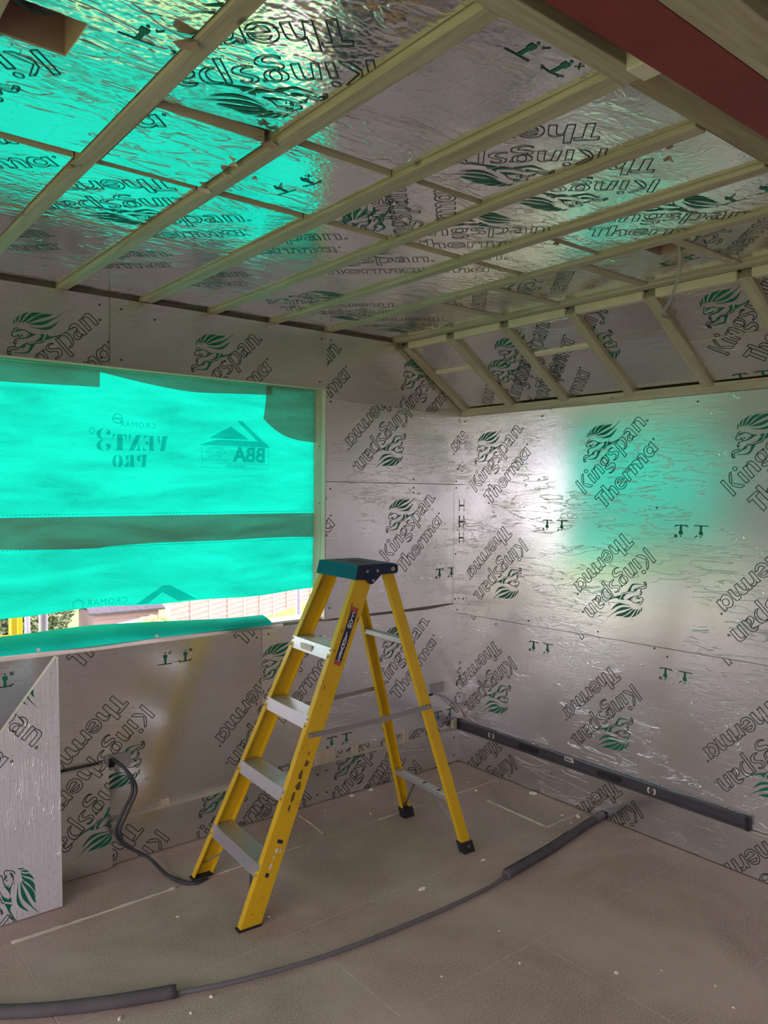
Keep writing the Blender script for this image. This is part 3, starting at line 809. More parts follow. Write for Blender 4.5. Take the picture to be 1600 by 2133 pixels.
# printed wording, seen mirrored because it is on the outer side
def text_mesh(name, body, size, mat, parent, M4, offset=0.0, spacing=1.0, extrude=0.0):
    cu = bpy.data.curves.new(name, 'FONT'); cu.body = body; cu.size = size; cu.offset = offset; cu.space_character = spacing
    cu.align_x = 'CENTER'; cu.align_y = 'CENTER'; cu.extrude = extrude; cu.resolution_u = 3
    tmp = bpy.data.objects.new(name + '_c', cu); COL.objects.link(tmp)
    bpy.context.view_layer.update()
    me = bpy.data.meshes.new_from_object(tmp.evaluated_get(bpy.context.evaluated_depsgraph_get()))
    bpy.data.objects.remove(tmp); bpy.data.curves.remove(cu)
    me.materials.clear(); me.materials.append(mat); me.name = name
    o = bpy.data.objects.new(name, me); link(o, parent); o.matrix_basis = M4
    return o
def on_membrane(x, z, mirror=True, dy=.0035):
    y = mem((x - MX0) / (MX1 - MX0), (z - 1.14) / 1.09)[1] - dy
    m = frame((x, y, z), (1, 0, 0), (0, 0, 1))
    if mirror: m = m @ Matrix.Diagonal((-1, 1, 1, 1))
    return m
mi = M['membrane_ink']
text_mesh('printed_text', 'CROMAR', .036, mi, membrane, on_membrane(-2.02, 1.992), .0, 1.25)
text_mesh('printed_text', 'BBA', .104, mi, membrane, on_membrane(-1.430, 1.868), .0035)
text_mesh('printed_text', 'APPROVAL\nINSPECTION\nTESTING\nCERTIFICATION', .020, mi, membrane, on_membrane(-1.622, 1.868), .0)
text_mesh('printed_text', 'CERTIFICATE', .019, mi, membrane, on_membrane(-1.51, 1.811), .0)
def mprint(name, faces, x, z, mirror=False):
    mb = MB()
    for f in faces: mb.add([(p[0], p[1], 0) for p in f], [tuple(range(len(f)))])
    o = mb.build(name, mi, membrane, fix=False); o.matrix_basis = on_membrane(x, z, mirror); return o
for P in STENCIL: mprint('printed_letter', fillf(pairs(P)), -2.0577, 1.9035)
# the house mark above BBA
mprint('printed_mark', fillf([(-.205, 0), (.200, 0), (.035, .130), (.005, .130), (.125, .030), (-.105, .030), (-.135, .020)]) + fillf([(-.150, .036), (.075, .036), (-.030, .100)])
       + ribbon([(-.19, -.006), (.19, -.006), (.19, -.112), (-.19, -.112)], .0009, True) + ribbon([(-.19, -.088), (.19, -.088)], .0007, False), -1.508, 1.913)
mprint('printed_mark', ribbon([(.022 * cos(a * pi / 8), .022 * sin(a * pi / 8)) for a in range(16)], .0022, True) + ribbon([(-.018, .0), (.018, 0)], .003, False), -2.117, 2.017)
mprint('printed_mark', ribbon([(.011 * cos(a * pi / 6), .014 * sin(a * pi / 6)) for a in range(12)], .0018, True), -2.235, 1.955)
text_mesh('printed_text', 'CROMAR', .040, mi, membrane, on_membrane(-2.165, 1.172), .0, 1.2)
mprint('printed_mark', ribbon([(-.022, -.012), (-.022, .012), (0, .025), (.022, .012), (.022, -.012), (0, -.025)], .0016, True), -2.298, 1.168)
mprint('printed_mark', fillf([(-.15, -.02), (-.02, .06), (.02, .06), (.16, -.02), (.06, -.02), (-.02, .03), (-.09, -.02)]), -1.88, 1.166)

# lower flap folded down over the sill
def flap(u, v):
    x = MX0 + (-1.36 - MX0) * u
    a = 1 - max(0, (u - .55) / .45) * .62
    top = 1.020 + .048 * a + .006 * sin(x * 5)
    bot = .998 + .003 * sin(x * 9)
    z = bot + (top - bot) * v
    y = -.006 + .10 * v * v + .004 * sin(x * 13)
    return (x, y, z)
fl_ = sheet('membrane_flap', 50, 8, flap, M['membrane'])
tag(fl_, 'loose strip of green membrane folded over the window sill', 'membrane')
for px in (-2.50, -1.98):
    mprint  # keep helper referenced
    k = MB().cyl((px, -.009, 1.010), (px, -.004, 1.010), .008, n=10).build('clout_nail', M['white_pvc'], fl_)
def edge_strip(u, v):
    x = MX0 + (-1.30 - MX0) * u
    return (x, -.010 + .003 * sin(x * 7), .980 + .020 * v + .002 * sin(x * 6))
sheet('folded_edge', 40, 1, edge_strip, M['membrane_thick'], fl_)

# tinted strip standing for the shade of a batten behind the membrane
def batten_shade(u, v):
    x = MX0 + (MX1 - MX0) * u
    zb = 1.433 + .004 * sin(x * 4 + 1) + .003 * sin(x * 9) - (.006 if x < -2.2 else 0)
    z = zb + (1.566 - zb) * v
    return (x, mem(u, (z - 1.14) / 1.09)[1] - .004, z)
sheet('overlap_band', 60, 4, batten_shade, M['membrane_thick'], membrane)


# ------------------------------------------------------------------ offcut boards leaning by the window wall
# tall offcut with a slanting cut, wrinkles and print running upright
yb = -.245
lean = Vector((0, .055, 1.0)).normalized()
FL = frame((-2.476, yb, 0), (1, .0, 0), lean)
ob = board(None, FL, [[(-.95, .004), (0.0, .004), (.006, 1.005), (-.004, 1.012), (-.795, .004 + .0), (-.95, .004)][:0] or [(-.62, .004), (0.0, .004), (.004, 1.010), (-.003, 1.014), (-.62, .225)]], th=.028, mat='foil_vertical',
      prints=[('logo', -.455, 1.025, -90), ('logo', -.465, .215, -90)], name='insulation_offcut')
tag(ob, 'pale foil insulation offcut with a slanting top edge leaning at the far left', 'insulation board')
# small rectangular offcut behind it
FM = frame((-2.203, -.052, 0), (1, 0, 0), Vector((0, .012, 1)).normalized())
ob = board(None, FM, [[(-.42, .004), (-.002, .004), (0, .010), (-.018, .462), (-.024, .470), (-.42, .470)]], th=.028, mat='foil_smooth', prints=[('logo', .055, .47, 180)], name='insulation_offcut')
tag(ob, 'low square foil insulation offcut standing against the wall under the cable', 'insulation board')

# ------------------------------------------------------------------ stepladder
def grp_yellow():
    m = NT('yellow_fibreglass')
    v = m.coords()
    n = m.noise(v, 6, 5, .6)
    gr = m.ramp(m.noise(v, 16, 6, .7), [(.60, (0, 0, 0)), (.74, (.55, .55, .55))])
    c = m.mix(n, (.52, .30, .003), (.66, .43, .008))
    c = m.mix(gr, c, (.24, .15, .03))
    return m.set(Base_Color=c, Roughness=.42, Normal=m.bump(m.noise(m.coords((40, 40, 3)), 5, 3), .08, .001))
M['yellow'] = grp_yellow()
M['alu'] = (lambda m: m.set(Base_Color=m.mix(m.noise(m.coords((4, 30, 4)), 6, 4), (.50, .50, .49), (.72, .72, .70)), Metallic=.85, Roughness=.36))(NT('aluminium_tread'))
M['cap_blue'] = plain('ladder_cap_blue', (.006, .05, .10), .38, bump=.15, bscale=200)  # lit copy: green window light put into the blue plastic
M['navy'] = plain('ladder_cap_navy', (.006, .012, .04), .42)  # shaded copy of the same blue plastic, for the side plates
M['sticker_navy'] = plain('sticker_navy', (.008, .015, .06), .5)
M['sticker_red'] = plain('sticker_red', (.38, .06, .06), .55)
M['sticker_white'] = plain('sticker_white', (.72, .72, .74), .55)
M['scuff'] = plain('dark_scuff', (.10, .060, .015), .7)
M['paint_dab'] = plain('dried_plaster', (.62, .52, .42), .8)

lad = empty('stepladder', (-1.986, -.596, 0), radians(-3.9))
tag(lad, 'yellow fibreglass stepladder with aluminium treads and a blue top', 'ladder')
HT = 1.335; TX = .595; HB, HTP = .255, .152
def fx(z): return TX * z / HT            # front edge of the front rails at height z
def hw(z): return HB + (HTP - HB) * z / HT
RBX0, RTX0 = 1.140, .735
def rx(z): return RBX0 + (RTX0 - RBX0) * z / HT
def rhw(z): return .250 + (.150 - .250) * z / HT
def channel(depth, fl, th, sgn, zb, zt, xf, hf, name):
    sec = [(0, 0), (depth, 0), (depth, fl), (depth - th, fl), (depth - th, th), (th, th), (th, fl), (0, fl)]
    A = [(xf(zb) + x, sgn * (hf(zb) - y), zb) for x, y in sec]; B = [(xf(zt) + x, sgn * (hf(zt) - y), zt) for x, y in sec]
    mb = MB().loft(A, B)
    return mb.build(name, M['yellow'], lad)
FRONT = {}; REAR = {}
for sg in (-1, 1):
    FRONT[sg] = channel(.088, .030, .005, sg, .008, HT, fx, hw, 'front_rail')
    REAR[sg] = channel(.050, .026, .005, sg, .010, HT - .005, rx, rhw, 'rear_rail')
    # rubber shoes
    mb = MB(); h = hw(0)
    mb.cbox((-.004, sg * (h + .003), 0), (.094, sg * (h - .034), .010), .003); mb.build('foot', M['rubber'], FRONT[sg])
    mb = MB(); h = rhw(.03)
    A = [(rx(0) - .006, sg * (rhw(0) + .006)), (rx(0) + .058, sg * (rhw(0) + .006)), (rx(0) + .058, sg * (rhw(0) - .036)), (rx(0) - .006, sg * (rhw(0) - .036))]
    mb.loft([(x, y, 0) for x, y in A], [(x + rx(.055) - rx(0), y - sg * .004, .055) for x, y in A])
    ft = mb.build('foot', M['rubber'], REAR[sg])
    MB().cyl((rx(.03) + .028, sg * (rhw(.03) + .006), .032), (rx(.03) + .028, sg * (rhw(.03) + .009), .032), .005, n=8).build('rivet', M['steel'], ft)
# treads: ribbed aluminium extrusions
for z in (.225, .492, .762, 1.030):
    x = fx(z) - .004; h = hw(z) - .007
    top = []
    n = 7
    for i in range(n):
        a = x + .086 * i / n; b = x + .086 * (i + .72) / n; c = x + .086 * (i + 1) / n
        top += [(a, z), (b, z), (b + .0008, z - .003), (c - .0008, z - .003)]
    prof = [(x - .014, z - .050)] + top + [(x + .086, z), (x + .092, z - .020), (x + .086, z - .020), (x + .084, z - .006), (x + .002, z - .006), (x - .011, z - .050)]
    tr = MB().prism(prof, 1, -h, h).build('tread', M['alu'], lad)
    for sg in (-1, 1):
        for dz in (.010, .036):
            MB().cyl((fx(z - dz) - .001, sg * (hw(z) - .012), z - dz), (fx(z - dz) - .005, sg * (hw(z) - .012), z - dz), .005, n=8).build('rivet', M['steel'], tr)
    if z == 1.030:
        MB().box((x - .0135, -.02, z - .040), (x - .0105, .075, z - .014)).build('worn_sticker', M['paint_dab'], tr)
    if z == .225:
        for yy in (-.10, .10):
            MB().cyl((x - .010, yy, z - .025), (x - .015, yy, z - .027), .005, n=8).build('rivet', M['steel'], tr)
# braces under the lowest tread
for sg in (-1, 1):
    MB().bar((fx(.19) + .05, sg * .07, .185), (fx(.06) + .030, sg * (hw(.06) - .008), .055), .016, .003, (1, 0, 0)).build('brace', M['steel'], lad)
    MB().bar((rx(.25) + .02, sg * .07, .245), (rx(.06) + .025, sg * (rhw(.06) - .008), .055), .016, .003, (1, 0, 0)).build('brace', M['steel'], lad)
# rear cross bars
for z in (1.014, .262):
    h = rhw(z) - .006
    rb = MB().cbox((rx(z) + .004, -h, z - .012), (rx(z) + .040, h, z + .012), .002).build('rear_bar', M['alu'], lad)
    if z < .5:
        for yy in (-.13, -.02): MB().cbox((rx(z) + .010, yy, z + .0115), (rx(z) + .034, yy + .012, z + .0135), .001).build('slot', M['black'], rb)
# folding stays
for sg in (-1, 1):
    yf = sg * (hw(.69) + .004); yr = sg * (rhw(.71) + .004)
    p0 = Vector((fx(.69) + .030, yf, .690)); p2 = Vector((rx(.712) + .028, yr, .712)); p1 = p0.lerp(p2, .565) + Vector((0, 0, -.006))
    st = MB().bar(p0 - (p1 - p0).normalized() * .012, p1 + (p1 - p0).normalized() * .02, .021, .003).build('folding_stay', M['steel'], lad)
    MB().bar(p1 - (p2 - p1).normalized() * .02 + Vector((0, sg * .003, 0)), p2 + (p2 - p1).normalized() * .012 + Vector((0, sg * .003, 0)), .021, .003).build('stay_link', M['steel'], st)
    MB().bar(p1 - (p2 - p1).normalized() * .032 + Vector((0, sg * .006, 0)), p1 + (p2 - p1).normalized() * .032 + Vector((0, sg * .006, 0)), .026, .003).build('stay_hinge', M['steel'], st)
    for p in (p0, p2): MB().cyl(p, p + Vector((0, sg * .009, 0)), .007, n=10).build('rivet', M['steel'], st)
# top: moulded cap with side plates
cx0, cx1, cw, zt = .586, .795, .160, 1.372
cap = MB()
cap.loft([(cx0, -cw, zt - .012), (cx1, -cw, zt - .012), (cx1, cw, zt - .012), (cx0, cw, zt - .012)], [(cx0 + .008, -cw + .006, zt), (cx1 - .006, -cw + .006, zt), (cx1 - .006, cw - .006, zt), (cx0 + .008, cw - .006, zt)])
cap.loft([(cx0 - .012, -cw - .002, zt - .062), (cx0 - .006, -cw - .002, zt - .062), (cx0 - .006, cw + .002, zt - .062), (cx0 - .012, cw + .002, zt - .062)], [(cx0 + .003, -cw, zt - .004), (cx0 + .010, -cw, zt - .004), (cx0 + .010, cw, zt - .004), (cx0 + .003, cw, zt - .004)])
cap.box((cx1 - .006, -cw, zt - .045), (cx1, cw, zt - .006))
capo = cap.build('cap', M['cap_blue'], lad)
for a, b in ((-.055, .055),):
    mb = MB()
    E_ = [(.69 + .028 * cos(k * pi / 12), .0 + .075 * sin(k * pi / 12)) for k in range(24)]; E2 = [(.69 + .022 * cos(k * pi / 12), .0 + .068 * sin(k * pi / 12)) for k in range(24)]
    mb.add([(x, y, zt + .0022) for x, y in E_] + [(x, y, zt + .0022) for x, y in E2], [(k, (k + 1) % 24, 24 + (k + 1) % 24, 24 + k) for k in range(24)])
    mb.add([(x, y, zt + .0006) for x, y in E2], [tuple(range(24))])
    mb.build('tool_recess', M['black'], capo)
MB().cyl((.66, .12, zt), (.66, .12, zt + .0015), .012, n=12).build('tool_hole', M['black'], capo)
for sg in (-1, 1):
    P = [(cx0 - .012, zt - .062), (cx0 + .040, zt - .064), (cx0 + .060, zt - .082), (cx0 + .070, zt - .086), (cx0 + .084, zt - .082), (cx0 + .124, zt - .046), (cx1 - .004, zt - .044), (cx1 + .004, zt - .036), (cx1 + .004, zt - .012), (cx1 - .004, zt - .003), (cx0 + .004, zt - .003)]
    pl_ = MB().prism(P, 1, sg * (cw + .001), sg * (cw + .007)).build('side_plate', M['navy'], capo)
    for (x, z) in ((.636, zt - .028), (.690, zt - .028), (.668, zt - .070)):
        MB().cyl((x, sg * (cw + .006), z), (x, sg * (cw + .010), z), .0075, .006, n=10).build('rivet', M['steel'], pl_)
    MB().cyl((.772, sg * (cw + .006), zt - .024), (.772, sg * (cw + .011), zt - .024), .011, .009, n=12).build('pivot_bolt', M['steel'], pl_)
# sticker along the near front rail:  frame on the web of that rail
def on_rail(z, xo, dy=.0012):
    base = Vector((fx(z) + xo, -(hw(z) + dy), z))
    d = Vector((TX, HB - HTP, HT)).normalized()      # up the rail
    s = Vector((1, 0, 0)) - d * d.x; s.normalize()
    return frame(base, s, d)
def rail_patch(name, z, xo, w, h, mat, th=.0008):
    o = MB().box((-w / 2, -h / 2, -.0004), (w / 2, h / 2, th)).build(name, mat, FRONT[-1]); o.matrix_basis = on_rail(z, xo); return o
def rail_blob(z, xo, w, h, mat, seed, name='scuff'):
    r = random.Random(seed); n = 11
    P = [(w / 2 * cos(2 * pi * k / n) * r.uniform(.45, 1.1), h / 2 * sin(2 * pi * k / n) * r.uniform(.6, 1.1)) for k in range(n)]
    o = MB().add([(x, y, .0007) for x, y in P], [tuple(range(n))]).build(name, mat, FRONT[-1], fix=False); o.matrix_basis = on_rail(z, xo); return o
stk = rail_patch('sticker', 1.075, .046, .032, .235, M['sticker_navy'])
for zz in (1.182, .968): rail_patch('sticker_end', zz, .046, .033, .020, M['sticker_red'], .0012)
word = 'CLOW LADDERS'
for i, ch in enumerate(word):
    if ch == ' ': continue
    zz = 1.163 - i * (.180 / 11)
    text_mesh('letter', ch, .024, M['sticker_white'], FRONT[-1], on_rail(zz, .046, .0032), .0006)
rail_patch('old_sticker', .300, .050, .024, .014, M['sticker_navy']); rail_patch('old_sticker', .185, .040, .014, .016, M['sticker_navy'])
for k, (z, xo, w, h) in enumerate(((.270, .047, .018, .022), (.245, .045, .012, .022), (.215, .043, .015, .03), (.262, .066, .01, .018))): rail_blob(z, xo, w, h, M['paint_dab'], k, 'plaster_dab')
for k, (z, xo, w, h) in enumerate(((1.10, .015, .006, .03), (1.02, .012, .005, .02), (1.20, .022, .006, .05), (.875, .020, .006, .03), (.80, .035, .003, .022), (.975, .075, .006, .012), (1.14, .080, .005, .03), (.62, .050, .008, .02), (.58, .055, .026, .035), (.54, .045, .02, .05), (.50, .050, .026, .04), (.46, .042, .016, .05), (.42, .040, .010, .04), (.055, .030, .006, .006), (.05, .075, .005, .006), (.10, .045, .004, .004))):
    rail_blob(z, xo, w, h, M['scuff'], 40 + k)
for sg, hits in ((-1, ((.62, .025), (.58, .03))),):
    pass

# ------------------------------------------------------------------ spirit level on the ledge of the upstand
M['level_body'] = plain('level_black', (.060, .056, .062), .42, .2)
M['level_rib'] = plain('level_rib', (.13, .125, .14), .35, .7)
M['vial_ring'] = plain('vial_ring', (.62, .58, .48), .5)
M['vial_glass'] = plain('vial_green', (.10, .09, .045), .2)
lv = empty('spirit_level', (0, 0, 0)); tag(lv, 'long dark spirit level lying on the upstand along the right wall', 'spirit level')
FLV = frame((-.004, 0, .2005), (0, -1, 0), Vector((.0, 0, 1)))
def lvl(name, mb, mat, parent=None):
    o = mb.build(name, mat, parent or lv)
    if parent is None: o.matrix_basis = FLV
    return o
H = .058
body = MB().cbox((.020, 0, 0), (1.838, .012, .022), .0015).cbox((.020, H - .012, 0), (1.838, H, .022), .0015).box((.020, .012, .005), (1.838, H - .012, .014))
bodyo = lvl('body', body, M['level_body'])
for z in (.013, H - .013): lvl('rib', MB().box((.024, z - .0012, .013), (1.834, z + .0012, .0165)), M['level_rib'], bodyo)
lvl('edge_highlight', MB().box((.022, H - .003, .0218), (1.836, H - .0015, .0224)), M['level_rib'], bodyo)
for a, b in ((.012, .030), (1.826, 1.846)): lvl('end_cap', MB().cbox((a, -.001, -.001), (b, H + .001, .025), .003), M['black'])
for s in (.290, 1.360):
    rg = MB()
    n = 24
    for k in range(n):
        a0, a1 = 2 * pi * k / n, 2 * pi * (k + 1) / n
        q = lambda a, r, w: (s + r * cos(a), H / 2 + r * sin(a), w)
        rg.add([q(a0, .023, .016), q(a1, .023, .016), q(a1, .015, .016), q(a0, .015, .016), q(a0, .023, .008), q(a1, .023, .008)], [(0, 1, 2, 3), (4, 5, 1, 0)])
    r_ = lvl('vial_ring', rg, M['vial_ring'])
    lvl('vial', MB().cyl((s, H / 2 - .014, .013), (s, H / 2 + .014, .013), .007, n=10), M['vial_glass'], r_)
cv = MB().cbox((.835, H - .024, .010), (.895, H + .0005, .0235), .004); cvo = lvl('top_vial', cv, M['vial_ring'])
lvl('vial', MB().cyl((.845, H - .012, .0215), (.885, H - .012, .0215), .006, n=10), M['vial_glass'], cvo)
for s in (.575, 1.115):
    P = [(s + .072 * (1 if cos(a) > 0 else -1) * abs(cos(a)) ** .5, H / 2 + .020 * (1 if sin(a) > 0 else -1) * abs(sin(a)) ** .7) for a in [2 * pi * k / 28 for k in range(28)]]
    P2 = [(s + (x - s) * .82, H / 2 + (y - H / 2) * .62) for x, y in P]
    mb = MB().loft([(x, y, .008) for x, y in P], [(x, y, .021) for x, y in P])
    gp = lvl('grip', mb, M['black'])
    lvl('grip_hole', MB().loft([(x, y, .0205) for x, y in P2], [(x, y, .0222) for x, y in P2]), M['rubber'], gp)

# ------------------------------------------------------------------ pipe with insulation sleeves across the floor
M['pipe_grey'] = plain('pipe_grey', (.13, .12, .12), .55, bump=.2)
M['lagging'] = plain('foam_lagging', (.085, .075, .075), .85, bump=.5, bscale=140, var=.3)
path = smooth_path([(-3.45, -.15, 0), (-3.10, -.56, 0), (-2.83, -.800, 0), (-2.603, -.940, 0), (-2.347, -1.052, 0), (-2.115, -1.131, 0), (-1.793, -1.195, 0), (-1.399, -1.223, 0), (-1.077, -1.224, 0), (-.891, -1.203, 0), (-.53, -1.163, 0), (-.20, -1.108, 0), (-.035, -1.088, 0)], 10)
pp = empty('water_pipe', (-1.4, -1.22, 0)); tag(pp, 'grey pipe curving across the chipboard floor with dark foam sleeves', 'pipe')
off = Vector((1.4, 1.22, 0))
def seg(x0, x1, r, z, name, mat, parent):
    P = [p for p in path if x0 <= p.x <= x1]
    return MB().tube([p + off + Vector((0, 0, z)) for p in P], r, 12).build(name, mat, parent)
seg(-9, 9, .0085, .014, 'pipe', M['pipe_grey'], pp)
s1 = seg(-9, -2.335, .0215, .0218, 'foam_sleeve', M['lagging'], pp)
s2 = seg(-.905, -.10, .0205, .0208, 'foam_sleeve', M['lagging'], pp)
seg(-.12, 9, .0225, .0228, 'pipe_end', M['pipe_grey'], pp)
for sl, (a, b) in ((s1, (-9, -2.345)), (s2, (-.90, -.35))):
    P = [p for p in path if a <= p.x <= b]
    q = [p + off + Vector((-.006, .012, .0395)) for p in P]
    MB().tube(q, .0022, 5).build('sleeve_slit', M['black'], sl)

# ------------------------------------------------------------------ cables and boxes in the wall
M['cable_dark'] = plain('cable_dark', (.030, .032, .034), .5)
M['cable_grey'] = plain('cable_grey', (.34, .32, .31), .5)
M['copper'] = plain('bare_copper', (.40, .17, .09), .4, .6)
M['tape'] = foil_mat('foil_tape', wave=.6, crease=1.0, sx=5, sy=5, rough=.3, grid=False, col=(.50, .50, .50))
bx = MB().cbox((-2.222, -.006, .428), (-2.102, -.0015, .498), .002)
bxo = bx.build('socket_box', M['tape']); tag(bxo, 'taped over socket box in the wall where the dark cable comes out', 'socket box')
MB().cbox((-2.205, -.010, .440), (-2.178, -.004, .482), .004).build('knockout', M['rubber'], bxo)
c1 = MB().tube(smooth_path([(-2.188, -.008, .474), (-2.178, -.050, .470), (-2.145, -.085, .425), (-2.130, -.095, .345), (-2.175, -.098, .262), (-2.206, -.100, .185), (-2.172, -.105, .118), (-2.085, -.16, .055), (-2.055, -.28, .020), (-2.010, -.385, .009), (-1.962, -.400, .0085), (-1.915, -.402, .0085)], 8), .0078, 10)
c2 = MB().tube(smooth_path([(-2.178, -.010, .464), (-2.166, -.058, .456), (-2.134, -.094, .412), (-2.116, -.104, .345), (-2.160, -.108, .256), (-2.192, -.110, .180), (-2.158, -.116, .108), (-2.075, -.175, .046), (-2.042, -.29, .012), (-1.99, -.404, .009), (-1.95, -.416, .009)], 8), .006, 8)
co = c1.build('power_cable', M['cable_dark']); tag(co, 'dark twin cable hanging from the socket box down to the ladder foot', 'cable')
c2.build('second_core', M['cable_dark'], co)
h = MB().box((-.262, .004, .446), (-.130, .030, .524)).build('socket_recess', M['tape']); tag(h, 'small rectangular foil lined recess cut in the wall near the corner', 'socket box')
MB().box((-.262, .0, .444), (-.225, .006, .456)).build('dark_gap', M['screw'], h)
c3 = MB().tube(smooth_path([(-.235, .012, .452), (-.205, -.012, .448), (-.150, -.030, .425), (-.085, -.045, .375), (-.045, -.048, .345), (-.022, -.046, .325)], 8), .0055, 8)
co3 = c3.build('grey_cable', M['cable_grey']); tag(co3, 'short grey cable with bare copper end sticking out near the corner', 'cable')
for d in (-.006, .006): MB().tube(smooth_path([(-.022, -.046, .325), (-.012 + d * .3, -.047 + d, .305), (-.004, -.048 + d, .283)], 5), .0024, 6).build('bare_end', M['copper'], co3)
# hanging flex at the ceiling pocket
c4 = MB().tube(smooth_path([(-.90, -1.955, 2.60), (-.872, -1.958, 2.545), (-.82, -1.925, 2.48), (-.73, -1.84, 2.425), (-.62, -1.74, 2.405), (-.50, -1.665, 2.425), (-.372, -1.635, 2.432)], 8), .0055, 8)
co4 = c4.build('ceiling_flex', M['cable_grey']); tag(co4, 'grey flex looping from the ceiling cut out to the sloping rafter', 'cable')

# ------------------------------------------------------------------ crumbs of foam and plaster on the floor
M['crumb'] = plain('foam_crumb', (.74, .68, .56), .9)
CR = [(-.885, -.06, .020, 'beside the wall upstand, left of the ladder back leg'), (-.747, -.055, .016, 'at the foot of the upstand behind the ladder'), (-2.141, -.598, .012, 'alone left of the front ladder foot'), (-.058, -.655, .022, 'largest by the right wall'),
      (-.116, -1.001, .020, 'beside the pipe end at the right wall'), (-1.237, -1.04, .018, 'in the open floor between ladder and pipe'), (-.843, -1.019, .014, 'right beside the rear near ladder foot'), (-.517, -1.124, .015, 'next to the right foam sleeve'),
      (-1.077, -1.89, .014, 'in front of the pipe in the middle of the foreground'), (-1.302, -1.639, .008, 'small one on the bare board below the pipe'), (-.871, -2.142, .008, 'small one in the right foreground'), (-.93, -2.236, .007, 'tiny one lowest in the right foreground'),
      (-2.255, -1.123, .010, 'close below the left foam sleeve end'), (-2.343, -1.155, .008, 'below the left foam sleeve'), (-2.533, -1.04, .014, 'below the left foam sleeve near the picture edge'), (-.229, -.308, .012, 'in the room corner'),
      (-.938, -1.979, .006, 'tiny one right of the middle foreground'), (-1.112, -.129, .010, 'behind the ladder near rail'), (-.941, -.301, .012, 'long sliver between the ladder legs'), (-1.21, -1.455, .006, 'tiny one below the pipe middle'),
      (-1.576, -1.521, .006, 'tiny one in the left middle foreground'), (-1.857, -.821, .008, 'against the front near ladder foot'), (-.28, -.42, .012, 'near the corner by the glue line'), (-.20, -1.02, .012, 'just left of the pipe end'), (-.16, -.93, .010, 'beside the glue line by the right wall')]
for i, (x, y, r, where) in enumerate(CR):
    rn = random.Random(100 + i)
    bm = bmesh.new(); bmesh.ops.create_icosphere(bm, subdivisions=1, radius=1)
    sx, sy, sz = rn.uniform(.7, 1.3), rn.uniform(.45, .8), rn.uniform(.3, .55)
    a = rn.uniform(0, pi)
    for v in bm.verts:
        k = rn.uniform(.75, 1.15); p = Vector((v.co.x * sx * k, v.co.y * sy * k, max(-.45, v.co.z * k) * sz))
        v.co = Vector((p.x * cos(a) - p.y * sin(a), p.x * sin(a) + p.y * cos(a), p.z)) * r
    zmin = min(v.co.z for v in bm.verts)
    for v in bm.verts: v.co.z -= zmin
    me = bpy.data.meshes.new('foam_crumb'); bm.to_mesh(me); bm.free(); me.materials.append(M['crumb'])
    o = link(bpy.data.objects.new('foam_crumb', me)); o.location = (x, y, 0)
    tag(o, 'pale foam crumb ' + where, 'crumb', 'foam crumbs scattered on the floor')

# ================================================================== OUTSIDE, seen through the gap under the membrane
GZ = -2.6
M['grass'] = (lambda m: m.set(Base_Color=m.mix(m.noise(m.coords(), 3, 6, .7), (.16, .26, .06), (.34, .42, .14)), Roughness=.95))(NT('grass'))
M['leaf'] = (lambda m: m.set(Base_Color=m.mix(m.noise(m.coords(), 9, 5, .7), (.05, .10, .03), (.36, .42, .22)), Roughness=.7))(NT('hedge_leaf'))
M['bush'] = (lambda m: m.set(Base_Color=m.mix(m.noise(m.coords(), 5, 5, .7), (.62, .36, .12), (.70, .68, .36)), Roughness=.8))(NT('bush_leaf'))
M['fence'] = wood_mat('fence_wood', (.42, .23, .20), (.60, .38, .34), 0, knots=False)
M['fence_post'] = plain('fence_post', (.60, .42, .38), .85)
M['brick_red'] = plain('garden_brick', (.42, .20, .16), .9, var=.3, bscale=100)
M['coping'] = plain('coping_stone', (.70, .66, .64), .9)
M['felt'] = plain('shed_felt', (.10, .095, .11), .9, var=.5)
M['shed_wood'] = plain('shed_wood', (.34, .25, .25), .85)
M['galv'] = plain('scaffold_tube', (.36, .35, .43), .45, .4)
M['ladder_yellow'] = plain('painted_yellow', (.80, .56, .02), .5)
ground = MB().box((-60, -60, GZ - .2), (70, 90, GZ)).build('ground', M['grass']); tag(ground, kind='structure')
# fence: panels between posts
P0 = Vector((4.85, 15.75, GZ)); P1 = Vector((15.0, 22.25, GZ)); dv = (P1 - P0).normalized(); npan = 6
ln = (P1 - P0).length / npan
fence = empty('garden_fence', tuple(P0)); tag(fence, 'long reddish wooden panel fence across the garden', 'fence')
sd = Vector((-dv.y, dv.x, 0))
ffr = Matrix((dv, sd, Vector((0, 0, 1)))).transposed().to_4x4()
for i in range(npan + 1):
    o = MB().cbox((i * ln - .05, -.05, 0), (i * ln + .05, .05, 1.95), .006).build('fence_post', M['fence_post'], fence); o.matrix_basis = ffr
for i in range(npan):
    a, b = i * ln + .05, (i + 1) * ln - .05
    pan = None
    for k in range(12):
        z = .06 + k * .145
        o = MB().add([(a, -.004, z), (b, -.004, z), (b, -.03, z), (a, -.03, z), (a, .004, z + .16), (b, .004, z + .16), (b, -.008, z + .16), (a, -.008, z + .16)], [(0, 3, 2, 1), (4, 5, 6, 7), (0, 1, 5, 4), (1, 2, 6, 5), (2, 3, 7, 6), (3, 0, 4, 7)]).build('fence_slat', M['fence'], fence)
        o.matrix_basis = ffr
    o = MB().cbox(((a + b) / 2 - .02, -.06, .05), ((a + b) / 2 + .02, -.03, 1.82), .004).build('fence_batten', M['fence_post'], fence); o.matrix_basis = ffr
